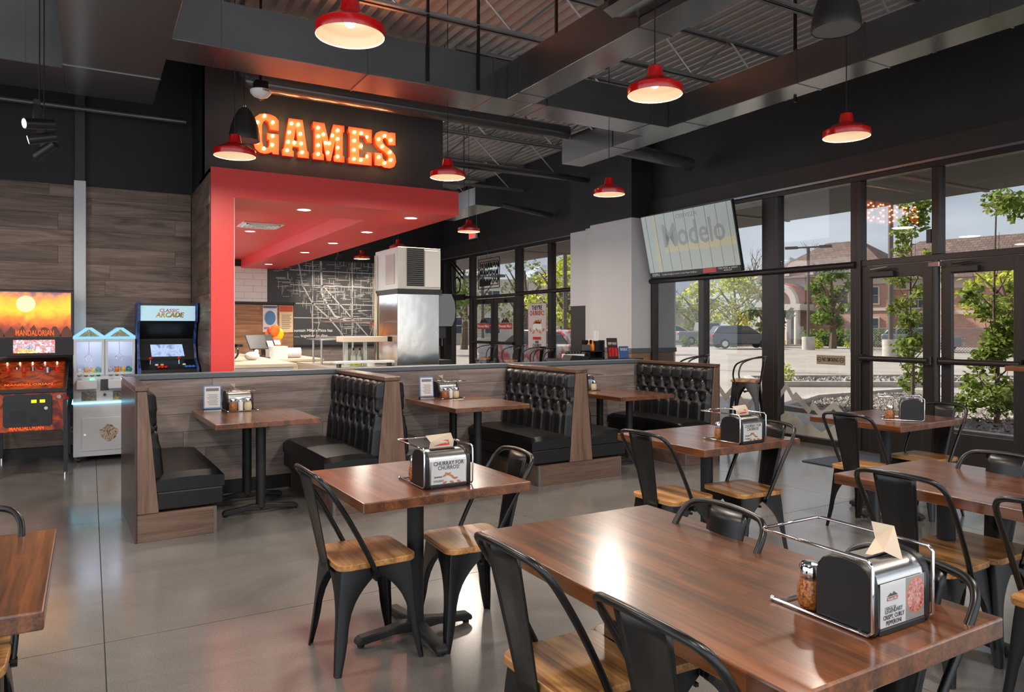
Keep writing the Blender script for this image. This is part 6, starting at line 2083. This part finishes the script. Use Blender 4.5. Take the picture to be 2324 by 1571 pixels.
MB().box(-2.6, 3.8, -0.5, 0.5, 0, 0.9).obj('hedge_core', mat('hedge_core_green', (52, 64, 34), 0.9), hg)

# ------------------------------------------------------------------ brick building
def brickmat(name, c1, c2, mortar, scale, bw=0.5, rh=0.25, ms=0.02, rot=(PI / 2, 0, 0)):
    m = bpy.data.materials.new(name)
    m.use_nodes = True
    nt = m.node_tree
    b = nt.nodes['Principled BSDF']
    b.inputs['Roughness'].default_value = 0.85
    tc = nt.nodes.new('ShaderNodeTexCoord')
    mp = nt.nodes.new('ShaderNodeMapping')
    mp.inputs['Rotation'].default_value = rot
    bk = nt.nodes.new('ShaderNodeTexBrick')
    bk.inputs['Color1'].default_value = lin(c1)
    bk.inputs['Color2'].default_value = lin(c2)
    bk.inputs['Mortar'].default_value = lin(mortar)
    bk.inputs['Scale'].default_value = scale
    bk.inputs['Brick Width'].default_value = bw
    bk.inputs['Row Height'].default_value = rh
    bk.inputs['Mortar Size'].default_value = ms
    nt.links.new(tc.outputs['Object'], mp.inputs['Vector'])
    nt.links.new(mp.outputs[0], bk.inputs['Vector'])
    nt.links.new(bk.outputs['Color'], b.inputs['Base Color'])
    MATS[name] = m
    return m


BRICK = brickmat('red_brick', (196, 146, 130), (180, 130, 114), (206, 180, 166), 2.2, rot=(-PI / 2, 0, 0))
ROOF = brickmat('brown_shingles', (96, 78, 72), (122, 100, 91), (62, 50, 46), 1.4, 0.6, 0.42, 0.03, rot=(0, 0, 0))
TRIM = mat('cream_stucco', (206, 192, 180), 0.8)
COPPER = mat('copper_roof', (170, 100, 74), 0.5)
DARKGLASS = mat('dark_pane', (70, 78, 86), 0.15)
bl = thing('brick_building', 'two-storey brick building with brown shingle roof and arched porch', 'building', (54.0, 45.0, GZ), math.radians(-78.1))
MB().box(-1.5, 9.5, 0, 9, 0, 5.4).obj('main_wall', BRICK, bl)
MB().box(9.5, 27, 1.2, 10, 0, 5.0).obj('wing_wall', BRICK, bl)
for (x0, x1, y, z0, z1) in ((-1.6, 9.6, -0.12, 5.1, 5.9), (-1.6, 9.6, -0.08, 2.9, 3.15), (9.5, 27.1, 1.05, 4.6, 5.4), (9.5, 27.1, 1.1, 2.55, 2.85)):
    MB().box(x0, x1, y, y + 0.5, z0, z1).obj('trim_band', TRIM, bl)


def hip(x0, x1, y0, y1, z0, z1, ins):
    ym = (y0 + y1) / 2
    return MB().add([(x0, y0, z0), (x1, y0, z0), (x1, y1, z0), (x0, y1, z0), (x0 + ins, ym, z1), (x1 - ins, ym, z1)], [(0, 1, 5, 4), (2, 3, 4, 5), (1, 2, 5), (3, 0, 4), (0, 3, 2, 1)])


hip(-2.1, 10.1, -0.7, 9.6, 5.9, 9.3, 4.6).obj('roof', ROOF, bl)
hip(6.0, 27.6, 0.5, 10.6, 5.4, 8.9, 4.0).obj('roof', ROOF, bl)
for (x, y, z, w, h) in ((8.3, -0.06, 3.5, 1.0, 1.35), (8.3, -0.06, 1.0, 1.0, 1.3), (11.4, 1.14, 3.1, 1.3, 1.3), (11.4, 1.14, 0.9, 1.3, 1.2), (5.9, -0.06, 3.5, 0.9, 1.3), (15.2, 1.14, 3.1, 1.3, 1.3), (19, 1.14, 3.1, 1.3, 1.3), (23, 1.14, 3.1, 1.3, 1.3)):
    wi = MB().box(x - w / 2 - 0.08, x + w / 2 + 0.08, y - 0.06, y + 0.08, z - 0.08, z + h + 0.08).obj('window_frame', TRIM, bl)
    for i in (0, 1):
        for j in (0, 1):
            MB().box(x - w / 2 + i * w / 2 + 0.03, x - w / 2 + (i + 1) * w / 2 - 0.03, y - 0.08, y - 0.05, z + j * h / 2 + 0.03, z + (j + 1) * h / 2 - 0.03).obj('pane', DARKGLASS, wi)
# arched porch
arcp = [(1.3 + 1.75 * math.cos(k * PI / 16), 3.55 + 1.75 * math.sin(k * PI / 16)) for k in range(17)]
inn = [(1.3 + 1.25 * math.cos(k * PI / 16), 3.55 + 1.25 * math.sin(k * PI / 16)) for k in range(16, -1, -1)]
MB().prism(arcp + inn, 'y', -2.6, -2.0).obj('porch_arch', TRIM, bl)
MB().prism([(1.3 + 1.85 * math.cos(k * PI / 16), 3.6 + 1.85 * math.sin(k * PI / 16)) for k in range(17)], 'y', -2.0, 0).obj('barrel_roof', COPPER, bl)
MB().box(-0.6, 3.4, -2.6, 0, 3.0, 3.55).obj('porch_beam', TRIM, bl)
for x in (-0.3, 0.3, 2.2, 3.0):
    MB().cyl((x, -2.3, 0), (x, -2.3, 3.0), 0.26, n=14).obj('porch_column', TRIM, bl, smooth=40)
MB().box(0.8, 2.0, -0.1, 0, 0, 2.6).obj('porch_door', DARKGLASS, bl)
dm_ = [(2.2 + 1.35 * math.cos(k * PI / 16), 6.1 + 1.35 * math.sin(k * PI / 16)) for k in range(17)]
di = [(2.2 + 0.85 * math.cos(k * PI / 16), 6.1 + 0.85 * math.sin(k * PI / 16)) for k in range(16, -1, -1)]
MB().prism(dm_ + di, 'y', -0.5, 0.2).obj('dormer_arch', mat('pale_stone', (198, 176, 164), 0.8), bl)
MB().prism([(2.2 + 1.3 * math.cos(k * PI / 16), 6.1 + 1.3 * math.sin(k * PI / 16)) for k in range(17)], 'y', 0.0, 3.4).obj('dormer_roof', COPPER, bl)
MB().prism([(2.2 + 0.85 * math.cos(k * PI / 16), 6.1 + 0.85 * math.sin(k * PI / 16)) for k in range(17)], 'y', -0.3, -0.1).obj('dormer_tympanum', BRICK, bl)

gb = thing('grey_building', 'low grey building behind the yellow-green trees', 'building', (50, 62, GZ), math.radians(-50))
MB().box(-6, 7, 0, 8, 0, 3.2).obj('wall', mat('grey_block', (170, 164, 158), 0.8), gb)
MB().box(-6.2, 7.2, -0.2, 8.2, 3.2, 3.5).obj('parapet', mat('grey_parapet', (150, 146, 142), 0.8), gb)
fb = thing('beige_building', 'beige building with white-framed windows behind the far doors', 'building', (31, 60, GZ), math.radians(-25))
MB().box(-12, 12, 0, 8, 0, 6.0).obj('wall', mat('beige_stucco', (204, 194, 178), 0.8), fb)
for x in (-9, -5.5, -2, 1.5, 5, 8.5):
    for z in (0.9, 3.4):
        wf = MB().box(x - 0.75, x + 0.75, -0.08, 0.0, z, z + 1.6).obj('window_frame', WHITEPAINT, fb)
        for i in (0, 1):
            for j in (0, 1):
                MB().box(x - 0.67 + 0.7 * i, x - 0.03 + 0.7 * i, -0.1, -0.07, z + 0.08 + 0.76 * j, z + 0.76 + 0.76 * j).obj('pane', DARKGLASS, wf)
bc = thing('blue_shelter', 'far shelter with blue posts beyond the poster window', 'shelter', (30.5, 47.5, GZ), math.radians(-30))
for x in (-1.2, 0.4, 1.6):
    MB().box(x - 0.12, x + 0.12, -0.12, 0.12, 0, 2.6).obj('post', mat('blue_paint', (60, 92, 170), 0.5) if 'blue_paint' not in MATS else MATS['blue_paint'], bc)
MB().box(-1.6, 2.0, -0.4, 1.5, 2.6, 2.9).obj('roof', MATS['blue_paint'], bc)

# mountain far away
rnd = random.Random(12)
mo = MB()
pts = [(-260, 0), (-210, 26), (-150, 44), (-100, 66), (-60, 58), (-10, 92), (40, 76), (90, 60), (140, 66), (200, 38), (260, 0)]
for (a, h) in pts:
    mo.v += [(a, -60, -4), (a, 0, max(h, 0.1)), (a, 120, -4)]
for i in range(len(pts) - 1):
    mo.f += [(3 * i, 3 * i + 3, 3 * i + 4, 3 * i + 1), (3 * i + 1, 3 * i + 4, 3 * i + 5, 3 * i + 2)]
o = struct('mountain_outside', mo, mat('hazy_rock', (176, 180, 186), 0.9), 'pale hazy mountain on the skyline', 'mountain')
o.location = (470, 560, 0)
o.rotation_euler = (0, 0, math.radians(-50))

# lamp posts, hydrant, fence
POST = mat('post_paint', (92, 84, 80), 0.5)


def lamppost(label, loc, H, r=0.1):
    t = thing('lamp_post', label, 'lamp post', loc, math.radians(-60), 'parking lot lamp posts')
    MB().cyl((0, 0, 0), (0, 0, 0.9), 0.42, n=18).obj('footing', CURB, t, smooth=40)
    MB().cyl((0, 0, 0.9), (0, 0, H), r, n=10).obj('pole', POST, t, smooth=40)
    MB().box(-1.1, 1.1, -0.06, 0.06, H, H + 0.1).obj('arm', POST, t)
    for s in (-1, 1):
        MB().box(s * 1.1 - 0.4, s * 1.1 + 0.4, -0.2, 0.2, H - 0.02, H + 0.14).obj('lamp_head', POST, t)


lamppost('tall lamp post on a concrete footing before the brick building', (42.7, 33.0, GZ), 7.0)
lamppost('lamp post rising behind the left door leaf', (37.4, 23.7, GZ), 10.5, 0.13)
lamppost('lamp post seen through the far transom window', (20.8, 39.4, GZ), 4.6, 0.1)
lamppost('lamp post beside the white pier in the far window', (17.2, 25.2, GZ), 7.0, 0.09)
hy = thing('fire_hydrant', 'red fire hydrant in the far planting strip', 'hydrant', (46.2, 31.0, GZ))
MB().lathe([(0.22, 0), (0.22, 0.1), (0.17, 0.12), (0.17, 0.65), (0.22, 0.68), (0.2, 0.78), (0.1, 0.9), (0.05, 0.95)], 14).obj('body', REDENAMEL, hy, smooth=40)
MB().cyl((-0.3, 0, 0.5), (0.3, 0, 0.5), 0.09, n=10).obj('outlet', REDENAMEL, hy)
fc_ = thing('chain_link_fence', 'grey chain-link fence seen through the entrance doors', 'fence', (41.0, 28.6, GZ), math.radians(-72))
for k in range(9):
    MB().cyl((2.6 * k, 0, 0), (2.6 * k, 0, 1.5), 0.04, n=8).obj('post', HEADRAIL, fc_)
MB().tube([(0, 0, 1.5), (20.8, 0, 1.5)], 0.03, 6).obj('top_rail', HEADRAIL, fc_)
m = MB()
for k in range(150):
    x = -1.4 + 0.15 * k
    for s in (1, -1):
        a, b = (x, x + 1.45) if s > 0 else (x + 1.45, x)
        a_, b_ = max(0, min(20.8, a)), max(0, min(20.8, b))
        za = 0.05 + 1.45 * abs(a_ - a) / 1.45
        zb = 1.5 - 1.45 * abs(b_ - b) / 1.45
        if abs(a_ - b_) > 0.02:
            m.add([(a_, 0, za), (a_, 0, za + 0.03), (b_, 0, zb), (b_, 0, zb - 0.03)], [(0, 1, 2, 3)])
o = m.obj('wire_mesh', HEADRAIL, fc_)
o['kind'] = 'stuff'

# ------------------------------------------------------------------ cars
TYRE = mat('tyre_rubber', (34, 33, 33), 0.8)
CARGLASS = mat('car_glass', (60, 68, 74), 0.1)


def car(label, loc, rz, paint, L=4.5, Hh=1.65, kind='suv'):
    t = thing('parked_car', label, 'car', loc, rz, 'parked cars')
    h = L / 2
    if kind == 'pickup':
        body = [(-h, 0.35), (h, 0.35), (h, 0.85), (h - 0.2, 1.05), (h * 0.45, 1.12), (-h, 1.12)]
        cabin = [(-0.9, 1.1), (-0.75, Hh), (0.75, Hh), (1.25, 1.1)]
    else:
        body = [(-h, 0.4), (-h + 0.1, 0.3), (h - 0.1, 0.3), (h, 0.42), (h, 0.78), (h - 0.15, 0.92), (h * 0.42, 1.05), (-h + 0.05, 1.08), (-h, 0.9)]
        cabin = [(-h + 0.08, 1.05), (-h + 0.45, Hh - 0.05), (-h + 0.8, Hh), (0.3, Hh), (h * 0.55, 1.03)]
    MB().prism(body, 'y', -0.9, 0.9).obj('body', paint, t, bev=0.09, smooth=40)
    cb = MB().prism(cabin, 'y', -0.76, 0.76).obj('cabin', paint, t, bev=0.08, smooth=40)
    cxm = sum(p[0] for p in cabin) / len(cabin)
    for s in (-1, 1):
        gl = [(cxm + (p[0] - cxm) * 0.88, 1.1 + (p[1] - 1.05) * 0.82 if p[1] > 1.2 else p[1] + 0.06) for p in cabin]
        MB().prism(gl, 'y', s * 0.755, s * 0.785).obj('side_window', CARGLASS, cb)
        MB().box(h - 0.35, h - 0.02, s * 0.5 - 0.25, s * 0.5 + 0.25, 0.68, 0.82).obj('headlight', WHITEPAINT, t)
        MB().box(-h - 0.02, -h + 0.12, s * 0.68 - 0.18, s * 0.68 + 0.18, 0.85, 1.0).obj('tail_light', REDENAMEL, t)
        for x in (-h * 0.62, h * 0.62):
            w = MB().cyl((x, s * 0.72, 0.34), (x, s * 0.93, 0.34), 0.34, n=20).obj('wheel', TYRE, t, smooth=40)
            MB().cyl((x, s * 0.92, 0.34), (x, s * 0.945, 0.34), 0.21, n=14).obj('wheel_rim', STEEL, w)
    return t


RD = math.radians(-30)
car('dark grey crossover parked behind the shrubs', (40.4, 36.9, GZ + 0.05), RD, mat('car_dark_grey', (84, 88, 96), 0.3, 0.4), 4.5, 1.62)
car('silver-grey pickup parked behind the crossover', (44.4, 44.2, GZ + 0.1), RD + 0.1, mat('car_pewter', (140, 138, 140), 0.3, 0.4), 5.4, 1.85, 'pickup')
car('silver wagon parked farthest left behind the shrubs', (44.5, 48.0, GZ + 0.1), RD - 0.2, mat('car_silver', (170, 172, 176), 0.3, 0.4), 4.6, 1.6)
car('grey car beyond the chain-link fence', (46.0, 27.0, GZ + 0.05), math.radians(-70), mat('car_blue_grey', (120, 130, 140), 0.3, 0.4), 4.5, 1.5)
car('white and red delivery car parked outside the far doors', (12.6, 19.8, GZ), math.radians(100), artmat('delivery_wrap', [(150, 30, 30), (196, 60, 50), (206, 206, 206), (90, 96, 100)], 1.6, 0.3), 4.4, 1.5)
